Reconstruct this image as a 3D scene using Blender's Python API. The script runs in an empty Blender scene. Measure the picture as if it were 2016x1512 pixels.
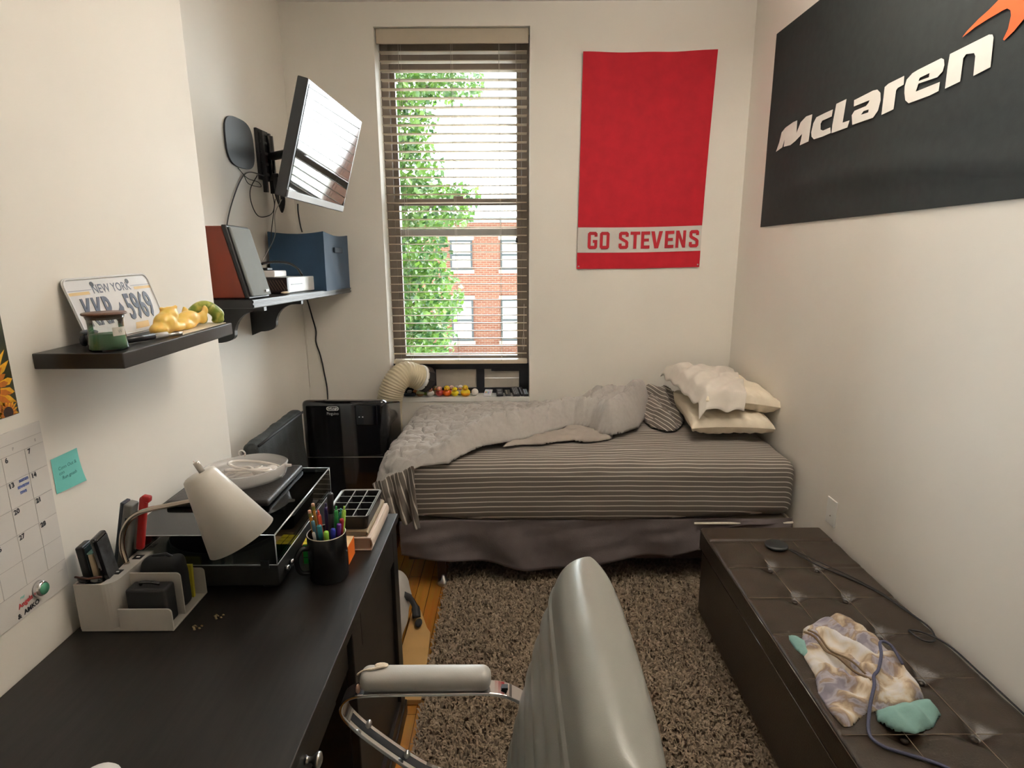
import bpy, bmesh, math, random
import numpy as np
from mathutils import Vector, Matrix, noise as NZ
from mathutils.geometry import tessellate_polygon
R = math.radians
C = bpy.context.scene.collection
sc = bpy.context.scene
random.seed(7)

# ------------------------------------------------------------------ camera
cd = bpy.data.cameras.new('camera'); cam = bpy.data.objects.new('camera', cd); C.objects.link(cam)
cd.sensor_width = 36.0; cd.lens = 1190.0 * 36.0 / 2016.0; cd.clip_start = 0.02; cd.clip_end = 300
cam.matrix_world = Matrix.Translation((0, 0, 1.6)) @ Matrix.Rotation(R(77.0), 4, 'X') @ Matrix.Rotation(R(-0.28), 4, 'Z')
sc.camera = cam

# ------------------------------------------------------------------ world, sun, exposure
EXPOSURE = 1.72
SKY = 8.5
w = bpy.data.worlds.new('sky'); sc.world = w; w.use_nodes = True
bg = w.node_tree.nodes['Background']
bg.inputs[0].default_value = (0.88, 0.95, 1.0, 1)
# hazy sky, brightest on the sun's side of the house (straight out of the window)
_n = w.node_tree.nodes; _l = w.node_tree.links
_tc = _n.new('ShaderNodeTexCoord'); _sx = _n.new('ShaderNodeSeparateXYZ'); _mr = _n.new('ShaderNodeMapRange')
_mr.inputs['From Min'].default_value = -0.3; _mr.inputs['From Max'].default_value = 0.6
_mr.inputs['To Min'].default_value = SKY*0.062; _mr.inputs['To Max'].default_value = SKY
_l.new(_tc.outputs['Generated'], _sx.inputs[0]); _l.new(_sx.outputs[1], _mr.inputs['Value']); _l.new(_mr.outputs[0], bg.inputs[1])
sd = bpy.data.lights.new('sun', 'SUN'); sun = bpy.data.objects.new('sun', sd); C.objects.link(sun)
sd.energy = 2.5; sd.angle = R(1.0); sd.color = (1.0, 0.95, 0.86)
sun.rotation_euler = Vector((-0.60, -0.50, -0.80)).to_track_quat('-Z', 'Y').to_euler()
# daylight portal in the window opening, facing into the room
pd = bpy.data.lights.new('window_portal', 'AREA'); po = bpy.data.objects.new('window_portal', pd); C.objects.link(po)
pd.shape = 'RECTANGLE'; pd.size = 0.85; pd.size_y = 2.05
po.location = (-0.32, 3.90, 1.715); po.rotation_euler = (R(-90), 0, 0)
pd.cycles.is_portal = True
sc.view_settings.view_transform = 'Standard'; sc.view_settings.look = 'None'
sc.view_settings.gamma = 1.0; sc.view_settings.use_curve_mapping = False
sc.view_settings.exposure = EXPOSURE
sc.cycles.sample_clamp_indirect = 6.0
sc.cycles.max_bounces = 10; sc.cycles.diffuse_bounces = 6; sc.cycles.glossy_bounces = 4
sc.cycles.transparent_max_bounces = 16; sc.cycles.transmission_bounces = 6
sc.cycles.use_denoising = True

# ------------------------------------------------------------------ materials
def S(r, g, b):
    f = lambda c: (c/255/12.92) if c/255 <= 0.04045 else ((c/255+0.055)/1.055)**2.4
    return (f(r), f(g), f(b), 1.0)
MATS = {}
def M(name, col, rough=0.55, metal=0.0, spec=0.5, var=0.06, scale=18.0, bump=0.0, bscale=120.0, sheen=0.0, stretch=None, coat=0.0):
    """principled paint with gentle noise in the colour and an optional bump"""
    m = bpy.data.materials.new(name); m.use_nodes = True; MATS[name] = m
    nt = m.node_tree; b = nt.nodes['Principled BSDF']
    b.inputs['Roughness'].default_value = rough; b.inputs['Metallic'].default_value = metal
    b.inputs['Specular IOR Level'].default_value = spec
    if sheen: b.inputs['Sheen Weight'].default_value = sheen
    if coat: b.inputs['Coat Weight'].default_value = coat
    tc = nt.nodes.new('ShaderNodeTexCoord'); src = tc.outputs['Object']
    if stretch:
        mp = nt.nodes.new('ShaderNodeMapping'); mp.inputs['Scale'].default_value = stretch
        nt.links.new(src, mp.inputs[0]); src = mp.outputs[0]
    n = nt.nodes.new('ShaderNodeTexNoise'); n.inputs['Scale'].default_value = scale; n.inputs['Detail'].default_value = 4
    nt.links.new(src, n.inputs['Vector'])
    r = nt.nodes.new('ShaderNodeValToRGB')
    r.color_ramp.elements[0].position = 0.3; r.color_ramp.elements[1].position = 0.7
    r.color_ramp.elements[0].color = [max(0, c*(1-var)) for c in col[:3]]+[1]
    r.color_ramp.elements[1].color = [min(1, c*(1+var)) for c in col[:3]]+[1]
    nt.links.new(n.outputs[0], r.inputs[0]); nt.links.new(r.outputs[0], b.inputs['Base Color'])
    if bump:
        n2 = nt.nodes.new('ShaderNodeTexNoise'); n2.inputs['Scale'].default_value = bscale; n2.inputs['Detail'].default_value = 3
        nt.links.new(src, n2.inputs['Vector'])
        bp = nt.nodes.new('ShaderNodeBump'); bp.inputs['Strength'].default_value = bump; bp.inputs['Distance'].default_value = 0.01
        nt.links.new(n2.outputs[0], bp.inputs['Height']); nt.links.new(bp.outputs[0], b.inputs['Normal'])
    return m
def clear(name, tint, fac=0.12, rough=0.03, ior=1.45):
    """thin clear sheet: tinted see-through with a Fresnel sheen"""
    m = bpy.data.materials.new(name); m.use_nodes = True; nt = m.node_tree
    for n in list(nt.nodes): nt.nodes.remove(n)
    out = nt.nodes.new('ShaderNodeOutputMaterial'); mix = nt.nodes.new('ShaderNodeMixShader')
    t = nt.nodes.new('ShaderNodeBsdfTransparent'); t.inputs[0].default_value = tint
    g = nt.nodes.new('ShaderNodeBsdfGlossy'); g.inputs['Roughness'].default_value = rough
    f = nt.nodes.new('ShaderNodeFresnel'); f.inputs[0].default_value = ior
    a = nt.nodes.new('ShaderNodeMath'); a.operation = 'ADD'; a.use_clamp = True; a.inputs[1].default_value = fac
    nt.links.new(f.outputs[0], a.inputs[0]); nt.links.new(a.outputs[0], mix.inputs[0])
    nt.links.new(t.outputs[0], mix.inputs[1]); nt.links.new(g.outputs[0], mix.inputs[2]); nt.links.new(mix.outputs[0], out.inputs[0])
    return m
def cloudy(name, col, alpha, rough=0.3):
    m = bpy.data.materials.new(name); m.use_nodes = True; nt = m.node_tree; b = nt.nodes['Principled BSDF']
    b.inputs['Base Color'].default_value = col; b.inputs['Roughness'].default_value = rough
    b.inputs['Alpha'].default_value = alpha; b.inputs['Specular IOR Level'].default_value = 0.8
    return m

# ------------------------------------------------------------------ mesh builder
OFF = {}                      # world position of every parent
class MB:
    def __init__(s): s.v = []; s.f = []; s.uv = None
    def add(s, vs, fs):
        o = len(s.v); s.v += [tuple(v) for v in vs]; s.f += [tuple(i+o for i in f) for f in fs]; return s
    def box(s, x0, x1, y0, y1, z0, z1):
        vs = [(x, y, z) for z in (z0, z1) for y in (y0, y1) for x in (x0, x1)]
        return s.add(vs, [(0,2,3,1),(4,5,7,6),(0,1,5,4),(2,6,7,3),(0,4,6,2),(1,3,7,5)])
    def obox(s, mat, hx, hy, hz):
        vs = [mat @ Vector((x, y, z)) for z in (-hz, hz) for y in (-hy, hy) for x in (-hx, hx)]
        return s.add(vs, [(0,2,3,1),(4,5,7,6),(0,1,5,4),(2,6,7,3),(0,4,6,2),(1,3,7,5)])
    def tube(s, pts, r, n=8, cap=True):
        pts = [Vector(p) for p in pts]; m = len(pts); rs = r if isinstance(r, (list, tuple)) else [r]*m
        vs = []; t0 = (pts[1]-pts[0]).normalized()
        up = Vector((0, 0, 1)) if abs(t0.z) < 0.9 else Vector((1, 0, 0))
        a = t0.cross(up).normalized()
        for i, p in enumerate(pts):
            t = (pts[min(i+1, m-1)]-pts[max(i-1, 0)])
            t = t.normalized() if t.length > 1e-9 else t0
            a = (a - t*a.dot(t))
            a = a.normalized() if a.length > 1e-6 else t.orthogonal().normalized()
            b = t.cross(a)
            for k in range(n):
                th = 2*math.pi*k/n; vs.append(p + (a*math.cos(th)+b*math.sin(th))*rs[i])
        fs = [(i*n+k, i*n+(k+1) % n, (i+1)*n+(k+1) % n, (i+1)*n+k) for i in range(m-1) for k in range(n)]
        if cap: fs += [tuple(range(n-1, -1, -1)), tuple(range((m-1)*n, m*n))]
        return s.add(vs, fs)
    def lathe(s, prof, n=24, mat=None):
        """profile [(radius, height)] turned about local Z"""
        mat = mat or Matrix(); vs = []; m = len(prof)
        for r, z in prof:
            for k in range(n):
                th = 2*math.pi*k/n; vs.append(mat @ Vector((max(r, 1e-5)*math.cos(th), max(r, 1e-5)*math.sin(th), z)))
        fs = [(i*n+k, i*n+(k+1) % n, (i+1)*n+(k+1) % n, (i+1)*n+k) for i in range(m-1) for k in range(n)]
        if prof[0][0] > 1e-4: fs.append(tuple(range(n-1, -1, -1)))
        if prof[-1][0] > 1e-4: fs.append(tuple(range((m-1)*n, m*n)))
        return s.add(vs, fs)
    def ball(s, c, rx, ry=None, rz=None, n=14, rot=None):
        ry = ry or rx; rz = rz or rx; c = Vector(c); m = n//2+1; vs = []
        for i in range(m+1):
            ph = math.pi*i/m - math.pi/2
            for k in range(n):
                th = 2*math.pi*k/n
                p = Vector((rx*max(math.cos(ph), 1e-4)*math.cos(th), ry*max(math.cos(ph), 1e-4)*math.sin(th), rz*math.sin(ph)))
                vs.append(c + (rot @ p if rot else p))
        fs = [(i*n+k, i*n+(k+1) % n, (i+1)*n+(k+1) % n, (i+1)*n+k) for i in range(m) for k in range(n)]
        return s.add(vs, fs)
    def prism(s, pts, d):
        """flat outline (list of 3-D points) given a thickness along vector d"""
        pts = [Vector(p) for p in pts]; d = Vector(d); n = len(pts)
        tri = tessellate_polygon([pts])
        vs = pts + [p+d for p in pts]
        fs = [tuple(t) for t in tri] + [tuple(i+n for i in reversed(t)) for t in tri]
        fs += [(i, (i+1) % n, n+(i+1) % n, n+i) for i in range(n)]
        return s.add(vs, fs)
    def flat(s, outer, hole=None):
        polys = [[Vector(p) for p in outer]] + ([[Vector(p) for p in hole]] if hole else [])
        tri = tessellate_polygon(polys); vs = [p for q in polys for p in q]
        return s.add(vs, [tuple(t) for t in tri])
    def grid(s, fn, nu, nv, uvf=None):
        vs = [fn(i/nu, j/nv) for j in range(nv+1) for i in range(nu+1)]
        fs = [(j*(nu+1)+i, j*(nu+1)+i+1, (j+1)*(nu+1)+i+1, (j+1)*(nu+1)+i) for j in range(nv) for i in range(nu)]
        return s.add(vs, fs)
    def rnd(s, x0, x1, y0, y1, z0, z1, r, nx, ny, nz, disp=None):
        """dense rounded box"""
        c = Vector(((x0+x1)/2, (y0+y1)/2, (z0+z1)/2)); h = Vector(((x1-x0)/2, (y1-y0)/2, (z1-z0)/2))
        def warp(n, hh):
            return [hh*math.sin(math.pi/2*(2*i/n-1)*0.85)/math.sin(math.pi/2*0.85) for i in range(n+1)]
        gx, gy, gz = warp(nx, h.x), warp(ny, h.y), warp(nz, h.z)
        key = {}; vs = []; fs = []
        def idx(i, j, k):
            if (i, j, k) in key: return key[(i, j, k)]
            p = Vector((gx[i], gy[j], gz[k]))
            q = Vector([max(-(h[a]-r), min(h[a]-r, p[a])) for a in range(3)])
            nrm = p-q; nrm = nrm.normalized() if nrm.length > 1e-9 else Vector((0, 0, 1))
            p = q + nrm*r
            if disp: p = disp(p, nrm, h)
            key[(i, j, k)] = len(vs); vs.append(c+p); return key[(i, j, k)]
        for i in range(nx):
            for j in range(ny):
                fs.append((idx(i,j,0), idx(i,j+1,0), idx(i+1,j+1,0), idx(i+1,j,0)))
                fs.append((idx(i,j,nz), idx(i+1,j,nz), idx(i+1,j+1,nz), idx(i,j+1,nz)))
        for i in range(nx):
            for k in range(nz):
                fs.append((idx(i,0,k), idx(i+1,0,k), idx(i+1,0,k+1), idx(i,0,k+1)))
                fs.append((idx(i,ny,k), idx(i,ny,k+1), idx(i+1,ny,k+1), idx(i+1,ny,k)))
        for j in range(ny):
            for k in range(nz):
                fs.append((idx(0,j,k), idx(0,j,k+1), idx(0,j+1,k+1), idx(0,j+1,k)))
                fs.append((idx(nx,j,k), idx(nx,j+1,k), idx(nx,j+1,k+1), idx(nx,j,k+1)))
        return s.add(vs, fs)
    def build(s, name, mat, parent=None, loc=None, bevel=0, seg=3, smooth=False, solid=0, sub=0, remesh=0, uvfn=None, soff=-1, weld=0):
        base = Vector(OFF[parent.name]) if parent else Vector(loc if loc else (0, 0, 0))
        me = bpy.data.meshes.new(name)
        me.from_pydata([tuple(Vector(v)-base) for v in s.v], [], s.f); me.update()
        bm = bmesh.new(); bm.from_mesh(me)
        if weld: bmesh.ops.remove_doubles(bm, verts=bm.verts, dist=weld)
        bmesh.ops.recalc_face_normals(bm, faces=bm.faces); bm.to_mesh(me); bm.free()
        if uvfn:
            ul = me.uv_layers.new(name='UVMap')
            for lp in me.loops: ul.data[lp.index].uv = uvfn(s.v[lp.vertex_index])
        o = bpy.data.objects.new(name, me); C.objects.link(o)
        if mat: me.materials.append(mat)
        if parent: o.parent = parent
        else: o.location = base
        OFF[o.name] = tuple(base)
        if smooth:
            for p in me.polygons: p.use_smooth = True
        if solid:
            q = o.modifiers.new('thickness', 'SOLIDIFY'); q.thickness = solid; q.offset = soff
        if remesh:
            q = o.modifiers.new('skin', 'REMESH'); q.mode = 'VOXEL'; q.voxel_size = remesh; q.use_smooth_shade = True
            q = o.modifiers.new('soften', 'SMOOTH'); q.iterations = 6; q.factor = 0.5
        if bevel:
            q = o.modifiers.new('edges', 'BEVEL'); q.width = bevel; q.segments = seg; q.limit_method = 'ANGLE'; q.angle_limit = R(40)
            q.harden_normals = False
        if sub:
            q = o.modifiers.new('round', 'SUBSURF'); q.levels = sub; q.render_levels = sub
        return o
def tag(o, label=None, cat=None, group=None, kind=None):
    if label: o['label'] = label
    if cat: o['category'] = cat
    if group: o['group'] = group
    if kind: o['kind'] = kind
    return o
def thing(name, label, cat, loc=(0, 0, 0), group=None):
    o = bpy.data.objects.new(name, None); C.objects.link(o); o.location = loc; o.empty_display_size = 0.05
    OFF[o.name] = tuple(loc)
    return tag(o, label, cat, group)
def text(name, s, size, mtx, mat, parent, bold=0.0, xs=1.0, depth=0.0, align='CENTER'):
    cu = bpy.data.curves.new('lettering', 'FONT'); cu.body = s; cu.size = size; cu.align_x = align; cu.align_y = 'CENTER'
    cu.offset = bold; cu.extrude = depth; cu.resolution_u = 3
    ob = bpy.data.objects.new('lettering', cu); C.objects.link(ob)
    me = bpy.data.meshes.new_from_object(ob.evaluated_get(bpy.context.evaluated_depsgraph_get()))
    bpy.data.objects.remove(ob); bpy.data.curves.remove(cu)
    mb = MB(); mb.add([mtx @ Vector((v.co.x*xs, v.co.y, v.co.z)) for v in me.vertices], [tuple(p.vertices) for p in me.polygons])
    bpy.data.meshes.remove(me)
    return mb.build(name, mat, parent)
def frame(origin, xaxis, yaxis):
    x = Vector(xaxis).normalized(); y = Vector(yaxis); y = (y-x*y.dot(x)).normalized(); z = x.cross(y)
    m = Matrix((x, y, z)).transposed().to_4x4(); m.translation = Vector(origin); return m
def smoothpath(pts, n=8):
    P = [Vector(p) for p in pts]; P = [2*P[0]-P[1]]+P+[2*P[-1]-P[-2]]; out = []
    for i in range(1, len(P)-2):
        for k in range(n):
            t = k/n; a, b, c, d = P[i-1], P[i], P[i+1], P[i+2]
            out.append(0.5*((2*b)+(c-a)*t+(2*a-5*b+4*c-d)*t*t+(3*b-a-3*c+d)*t**3))
    return out+[P[-2]]
def nz(x, y, z=0.0): return NZ.noise(Vector((x, y, z)))
def sheet(outline, res, fn):
    """grid cut to an outline in (p, q); fn(p, q, d) gives the 3-D point, d is the distance to the outline"""
    O = np.array(outline, float); A = O; B = np.roll(O, -1, 0)
    lo = O.min(0)-res; hi = O.max(0)+res; nx = int((hi[0]-lo[0])/res)+2; ny = int((hi[1]-lo[1])/res)+2
    gx = lo[0]+np.arange(nx)*res; gy = lo[1]+np.arange(ny)*res; P = np.stack(np.meshgrid(gx, gy), -1).reshape(-1, 2)
    inside = np.zeros(len(P), bool); best = np.full(len(P), 1e9); near = P.copy()
    for a, b in zip(A, B):
        c = ((a[1] > P[:, 1]) != (b[1] > P[:, 1]))
        xi = (b[0]-a[0])*(P[:, 1]-a[1])/((b[1]-a[1]) if abs(b[1]-a[1]) > 1e-12 else 1e-12)+a[0]
        inside ^= c & (P[:, 0] < xi)
        ab = b-a; t = np.clip(((P-a)@ab)/max(ab@ab, 1e-12), 0, 1); q = a+t[:, None]*ab; d = np.hypot(*(P-q).T)
        m = d < best; best[m] = d[m]; near[m] = q[m]
    ids = {}; vs = []; fs = []
    def vid(i):
        if i not in ids:
            ids[i] = len(vs)
            vs.append(tuple(fn(P[i, 0], P[i, 1], best[i])) if inside[i] else tuple(fn(near[i, 0], near[i, 1], 0.0)))
        return ids[i]
    for j in range(ny-1):
        for i in range(nx-1):
            q = (j*nx+i, j*nx+i+1, (j+1)*nx+i+1, (j+1)*nx+i)
            if sum(inside[k] for k in q) >= 2: fs.append(tuple(vid(k) for k in q))
    mb = MB(); mb.add(vs, fs); return mb
# ------------------------------------------------------------------ shared materials
WALL = M('wall_paint', (0.80, 0.765, 0.705, 1), 0.62, spec=0.18, var=0.02, scale=2.5, bump=0.10, bscale=9)
CEIL = M('ceiling_paint', (0.84, 0.82, 0.78, 1), 0.7, var=0.02)
TRIM = M('white_gloss_paint', (0.82, 0.81, 0.78, 1), 0.3, var=0.02)
BLK = M('black_plastic', (0.012, 0.012, 0.014, 1), 0.35, var=0.1)
BLKG = M('gloss_black', (0.006, 0.006, 0.008, 1), 0.08, var=0.05, coat=0.5)
BLKM = M('matte_black', (0.02, 0.02, 0.022, 1), 0.7, var=0.15)
DKWOOD = M('black_brown_wood', (0.010, 0.0078, 0.0065, 1), 0.40, var=0.45, scale=9, stretch=(8, 0.7, 8), bump=0.03, bscale=60)
SHELFM = M('black_shelf_board', (0.016, 0.015, 0.0145, 1), 0.33, var=0.15)
CHROME = M('chrome', (0.75, 0.75, 0.76, 1), 0.12, metal=1.0, var=0.03)
STEEL = M('brushed_steel', (0.55, 0.53, 0.50, 1), 0.3, metal=1.0, var=0.05)
WHITEP = M('white_plastic', (0.8, 0.8, 0.79, 1), 0.35, var=0.02)
GLASS = clear('window_glass', (0.97, 0.98, 0.97, 1), 0.0, 0.01)
BRONZE = M('bronze_aluminium', (0.17, 0.135, 0.11, 1), 0.4, var=0.1)
BLINDM = M('cream_blind', (0.62, 0.55, 0.44, 1), 0.45, var=0.03)
_nt = BLINDM.node_tree; _t = _nt.nodes.new('ShaderNodeBsdfTranslucent'); _t.inputs[0].default_value = (0.75, 0.55, 0.32, 1)
_m = _nt.nodes.new('ShaderNodeMixShader'); _m.inputs[0].default_value = 0.22
_nt.links.new(_nt.nodes['Principled BSDF'].outputs[0], _m.inputs[1]); _nt.links.new(_t.outputs[0], _m.inputs[2]); _nt.links.new(_m.outputs[0], _nt.nodes['Material Output'].inputs[0])
CORDM = M('pale_cord', (0.5, 0.45, 0.38, 1), 0.8)

# ------------------------------------------------------------------ the room
XR, XL, XC, YB, YC, ZC = 1.33, -1.25, -1.0, 3.63, 2.05, 2.875
OX0, OX1, OZ0, OZ1 = -0.745, 0.107, 0.68, 2.755
def struct(name, mb, mat, **k): return tag(mb.build(name, mat, **k), kind='structure')
b = MB()
for x0, x1, z0, z1 in ((-1.45, OX0, 0, ZC), (OX1, 1.5, 0, ZC), (OX0, OX1, 0, OZ0-0.03), (OX0, OX1, OZ1, ZC)):
    b.box(x0, x1, YB, YB+0.24, z0, z1)
struct('wall_back', b, WALL)
struct('wall_left', MB().box(-1.5, XL, YC, YB, 0, ZC), WALL)
struct('wall_chimney', MB().box(-1.6, XC, -1.3, YC, 0, ZC), WALL, bevel=0.012)
struct('wall_right', MB().box(XR, 1.55, -1.3, YB, 0, ZC), WALL)
struct('wall_rear', MB().box(-1.6, 1.55, -1.5, -1.3, 0, ZC), WALL)
struct('ceiling', MB().box(-1.6, 1.55, -1.5, YB+0.24, ZC, ZC+0.12), CEIL)
# oak strip floor
FL = bpy.data.materials.new('oak_floor'); FL.use_nodes = True
nt = FL.node_tree; bs = nt.nodes['Principled BSDF']; bs.inputs['Roughness'].default_value = 0.25
tc = nt.nodes.new('ShaderNodeTexCoord'); mp = nt.nodes.new('ShaderNodeMapping'); mp.inputs['Rotation'].default_value = (0, 0, R(90))
br = nt.nodes.new('ShaderNodeTexBrick'); br.inputs['Scale'].default_value = 1.0
br.inputs['Brick Width'].default_value = 0.9; br.inputs['Row Height'].default_value = 0.057; br.inputs['Mortar Size'].default_value = 0.0012
br.inputs['Color1'].default_value = (0.42, 0.17, 0.03, 1); br.inputs['Color2'].default_value = (0.52, 0.23, 0.045, 1); br.inputs['Mortar'].default_value = (0.08, 0.03, 0.008, 1)
n1 = nt.nodes.new('ShaderNodeTexNoise'); n1.inputs['Scale'].default_value = 6; n1.inputs['Detail'].default_value = 6
mp2 = nt.nodes.new('ShaderNodeMapping'); mp2.inputs['Scale'].default_value = (9, 0.8, 1)
mx = nt.nodes.new('ShaderNodeMixRGB'); mx.blend_type = 'MULTIPLY'; mx.inputs[0].default_value = 0.5
nt.links.new(tc.outputs['Object'], mp.inputs[0]); nt.links.new(mp.outputs[0], br.inputs[0])
nt.links.new(tc.outputs['Object'], mp2.inputs[0]); nt.links.new(mp2.outputs[0], n1.inputs[0])
nt.links.new(br.outputs[0], mx.inputs[1]); nt.links.new(n1.outputs[1], mx.inputs[2]); nt.links.new(mx.outputs[0], bs.inputs['Base Color'])
struct('floor', MB().box(-1.6, 1.55, -1.5, YB+0.24, -0.12, 0.0), FL)
struct('baseboard_right', MB().box(XR-0.014, XR, -1.3, YB, 0, 0.11), TRIM, bevel=0.004)
struct('baseboard_back', MB().box(XL, XR-0.014, YB-0.014, YB, 0, 0.11), TRIM, bevel=0.004)
struct('trim_sill', MB().box(OX0, OX1, YB-0.004, YB+0.15, OZ0-0.03, OZ0), TRIM, bevel=0.003)

# ------------------------------------------------------------------ window, blind, vent panel
win = thing('window_1', None, None, (-0.32, 3.78, OZ0)); win['kind'] = 'structure'
b = MB()
b.box(OX0, -0.70, 3.775, 3.85, OZ0, OZ1).box(0.062, OX1, 3.775, 3.85, OZ0, OZ1).box(-0.70, 0.062, 3.775, 3.85, 2.62, OZ1).box(-0.70, 0.062, 3.775, 3.85, OZ0, OZ0+0.02)
b.build('window_frame', BRONZE, win, bevel=0.003)
def sash(name, y, z0, z1):
    a, c = -0.70, 0.062
    m = MB().box(a, a+0.028, y, y+0.03, z0, z1).box(c-0.028, c, y, y+0.03, z0, z1).box(a+0.028, c-0.028, y, y+0.03, z0, z0+0.04).box(a+0.028, c-0.028, y, y+0.03, z1-0.04, z1)
    o = m.build(name, BRONZE, win, bevel=0.002)
    MB().box(a+0.028, c-0.028, y+0.012, y+0.016, z0+0.04, z1-0.04).build('glass_pane', GLASS, o)
    return o
sash('upper_sash', 3.818, 1.655, 2.62)
low = sash('lower_sash', 3.782, 0.875, 1.87)
MB().box(-0.345, -0.285, 3.776, 3.80, 1.87, 1.885).build('sash_lock', BRONZE, low, bevel=0.003)

bl = thing('venetian_blind', 'cream slatted venetian blind hanging in the window', 'window blind', (-0.32, 3.69, 0.88))
m = MB().box(-0.737, 0.10, 3.648, 3.66, 2.675, 2.752).box(-0.737, 0.10, 3.66, 3.668, 2.74, 2.752)
m.build('valance', BLINDM, bl, bevel=0.004)
MB().box(-0.73, 0.094, 3.668, 3.72, 2.70, 2.745).build('headrail', STEEL, bl)
zs = [2.645-0.0472*i for i in range(37)]
for z in zs:
    prof = [(-0.025+0.05*t, 0.0022*math.sin(math.pi*t)) for t in (0, .25, .5, .75, 1)]
    m = MB(); top = []; bot = []
    m.grid(lambda u, v: (-0.728+0.82*u, 3.695+(-0.025+0.05*v), z+0.002*math.sin(math.pi*v)-0.0025*v+0.0008*nz(u*3, z*9)), 6, 4)
    m.build('slat', BLINDM, bl, solid=0.0028, smooth=True)
MB().box(-0.728, 0.094, 3.667, 3.723, 0.882, 0.908).build('bottom_rail', BLINDM, bl, bevel=0.004)
for x in (-0.62, -0.33, -0.065):
    MB().tube([(x, 3.667, 2.70), (x, 3.667, 0.90)], 0.0011, 5).tube([(x+0.004, 3.722, 2.70), (x+0.004, 3.722, 0.90)], 0.0011, 5).build('ladder_cord', CORDM, bl)
c = MB().tube([(0.03, 3.655, 2.68), (0.032, 3.652, 1.64)], 0.0012, 5).build('pull_cord', CORDM, bl)
MB().lathe([(0.001, 0.03), (0.004, 0.028), (0.007, 0.006), (0.006, 0.0), (0.001, 0)], 10, Matrix.Translation((0.032, 3.652, 1.61))).build('tassel', BLKM, c, smooth=True)
MB().tube([(0.075, 3.66, 1.25), (0.072, 3.655, 1.08), (0.064, 3.653, 1.02), (0.071, 3.653, 0.97), (0.078, 3.655, 1.03), (0.07, 3.658, 1.09)], 0.0018, 5).build('tied_cord', CORDM, bl)

vp = thing('window_vent_panel', 'black taped vent panel with two pale foam panes below the blind', 'vent panel', (-0.32, 3.74, OZ0))
m = MB(); y0, y1 = 3.735, 3.765
m.box(-0.743, 0.105, y0, y1, 0.835, 0.872).box(-0.743, 0.105, y0, y1, OZ0, 0.715).box(-0.225, -0.175, y0, y1, 0.715, 0.835).box(0.045, 0.105, y0, y1, 0.715, 0.835).box(-0.743, -0.48, y0, y1, 0.715, 0.835).box(-0.13, 0.045, y0-0.0015, y0+0.002, 0.822, 0.845)
m.build('panel_frame', M('black_tape', (0.012, 0.013, 0.02, 1), 0.3, var=0.3, bump=0.2, bscale=60), vp, bevel=0.002)
FOAM = M('grey_foam_board', (0.44, 0.40, 0.34, 1), 0.6)
m = MB().box(-0.48, -0.225, y0+0.012, y0+0.02, 0.715, 0.835).build('foam_pane', FOAM, vp)
m = MB().box(-0.175, 0.045, y0+0.012, y0+0.02, 0.715, 0.774).box(-0.175, 0.045, y0+0.012, y0+0.02, 0.7755, 0.835).build('foam_pane', FOAM, vp)

# ------------------------------------------------------------------ outdoors
gm = M('pale_concrete', (0.55, 0.53, 0.50, 1), 0.9, var=0.1, scale=0.5)
struct('ground', MB().box(-60, 60, 4.2, 90, -4.2, -4.0), gm)
BR = bpy.data.materials.new('red_brick'); BR.use_nodes = True
nt = BR.node_tree; bs = nt.nodes['Principled BSDF']; bs.inputs['Roughness'].default_value = 0.9
tc = nt.nodes.new('ShaderNodeTexCoord'); mp = nt.nodes.new('ShaderNodeMapping'); mp.inputs['Rotation'].default_value = (R(90), 0, 0)
br = nt.nodes.new('ShaderNodeTexBrick'); br.inputs['Scale'].default_value = 1.0; br.inputs['Brick Width'].default_value = 0.26; br.inputs['Row Height'].default_value = 0.09; br.inputs['Mortar Size'].default_value = 0.012
br.inputs['Color1'].default_value = (0.30, 0.10, 0.06, 1); br.inputs['Color2'].default_value = (0.38, 0.15, 0.09, 1); br.inputs['Mortar'].default_value = (0.42, 0.32, 0.25, 1)
nt.links.new(tc.outputs['Object'], mp.inputs[0]); nt.links.new(mp.outputs[0], br.inputs[0]); nt.links.new(br.outputs[0], bs.inputs['Base Color'])
bd = thing('brick_building', 'red brick apartment building with sash windows across the yard', 'building', (-1, 28, -4))
MB().box(-9, 9, 28, 36, -4, 2.55).build('brick_wall', BR, bd)
MB().box(-9.1, 9.1, 27.85, 36, 2.55, 2.8).build('cornice', M('grey_cornice', (0.35, 0.36, 0.38, 1), 0.7), bd)
wf = M('dark_window_frame', (0.10, 0.12, 0.13, 1), 0.5); wg = M('pale_window_blind', (0.62, 0.66, 0.64, 1), 0.25); ws = M('stone_sill', (0.6, 0.55, 0.48, 1), 0.8)
for r_, (z0, z1) in enumerate(((0.48, 1.80), (-2.78, -0.85))):
    for k in range(-2, 3):
        x = -2.27+2.27*k
        m = MB().box(x-0.5, x-0.42, 27.93, 28.0, z0, z1).box(x+0.42, x+0.5, 27.93, 28.0, z0, z1).box(x-0.42, x+0.42, 27.93, 28.0, z1-0.08, z1).box(x-0.42, x+0.42, 27.93, 28.0, z0, z0+0.08).box(x-0.42, x+0.42, 27.93, 28.0, (z0+z1)/2-0.04, (z0+z1)/2+0.04)
        f = m.build('window_frame', wf, bd)
        MB().box(x-0.42, x+0.42, 27.97, 27.99, z0+0.08, z1-0.08).build('pane', wg, f)
        MB().box(x-0.58, x+0.58, 27.88, 28.0, z0-0.16, z0).build('stone_sill', ws, f); MB().box(x-0.58, x+0.58, 27.92, 28.0, z1, z1+0.16).build('stone_lintel', ws, f)
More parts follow.
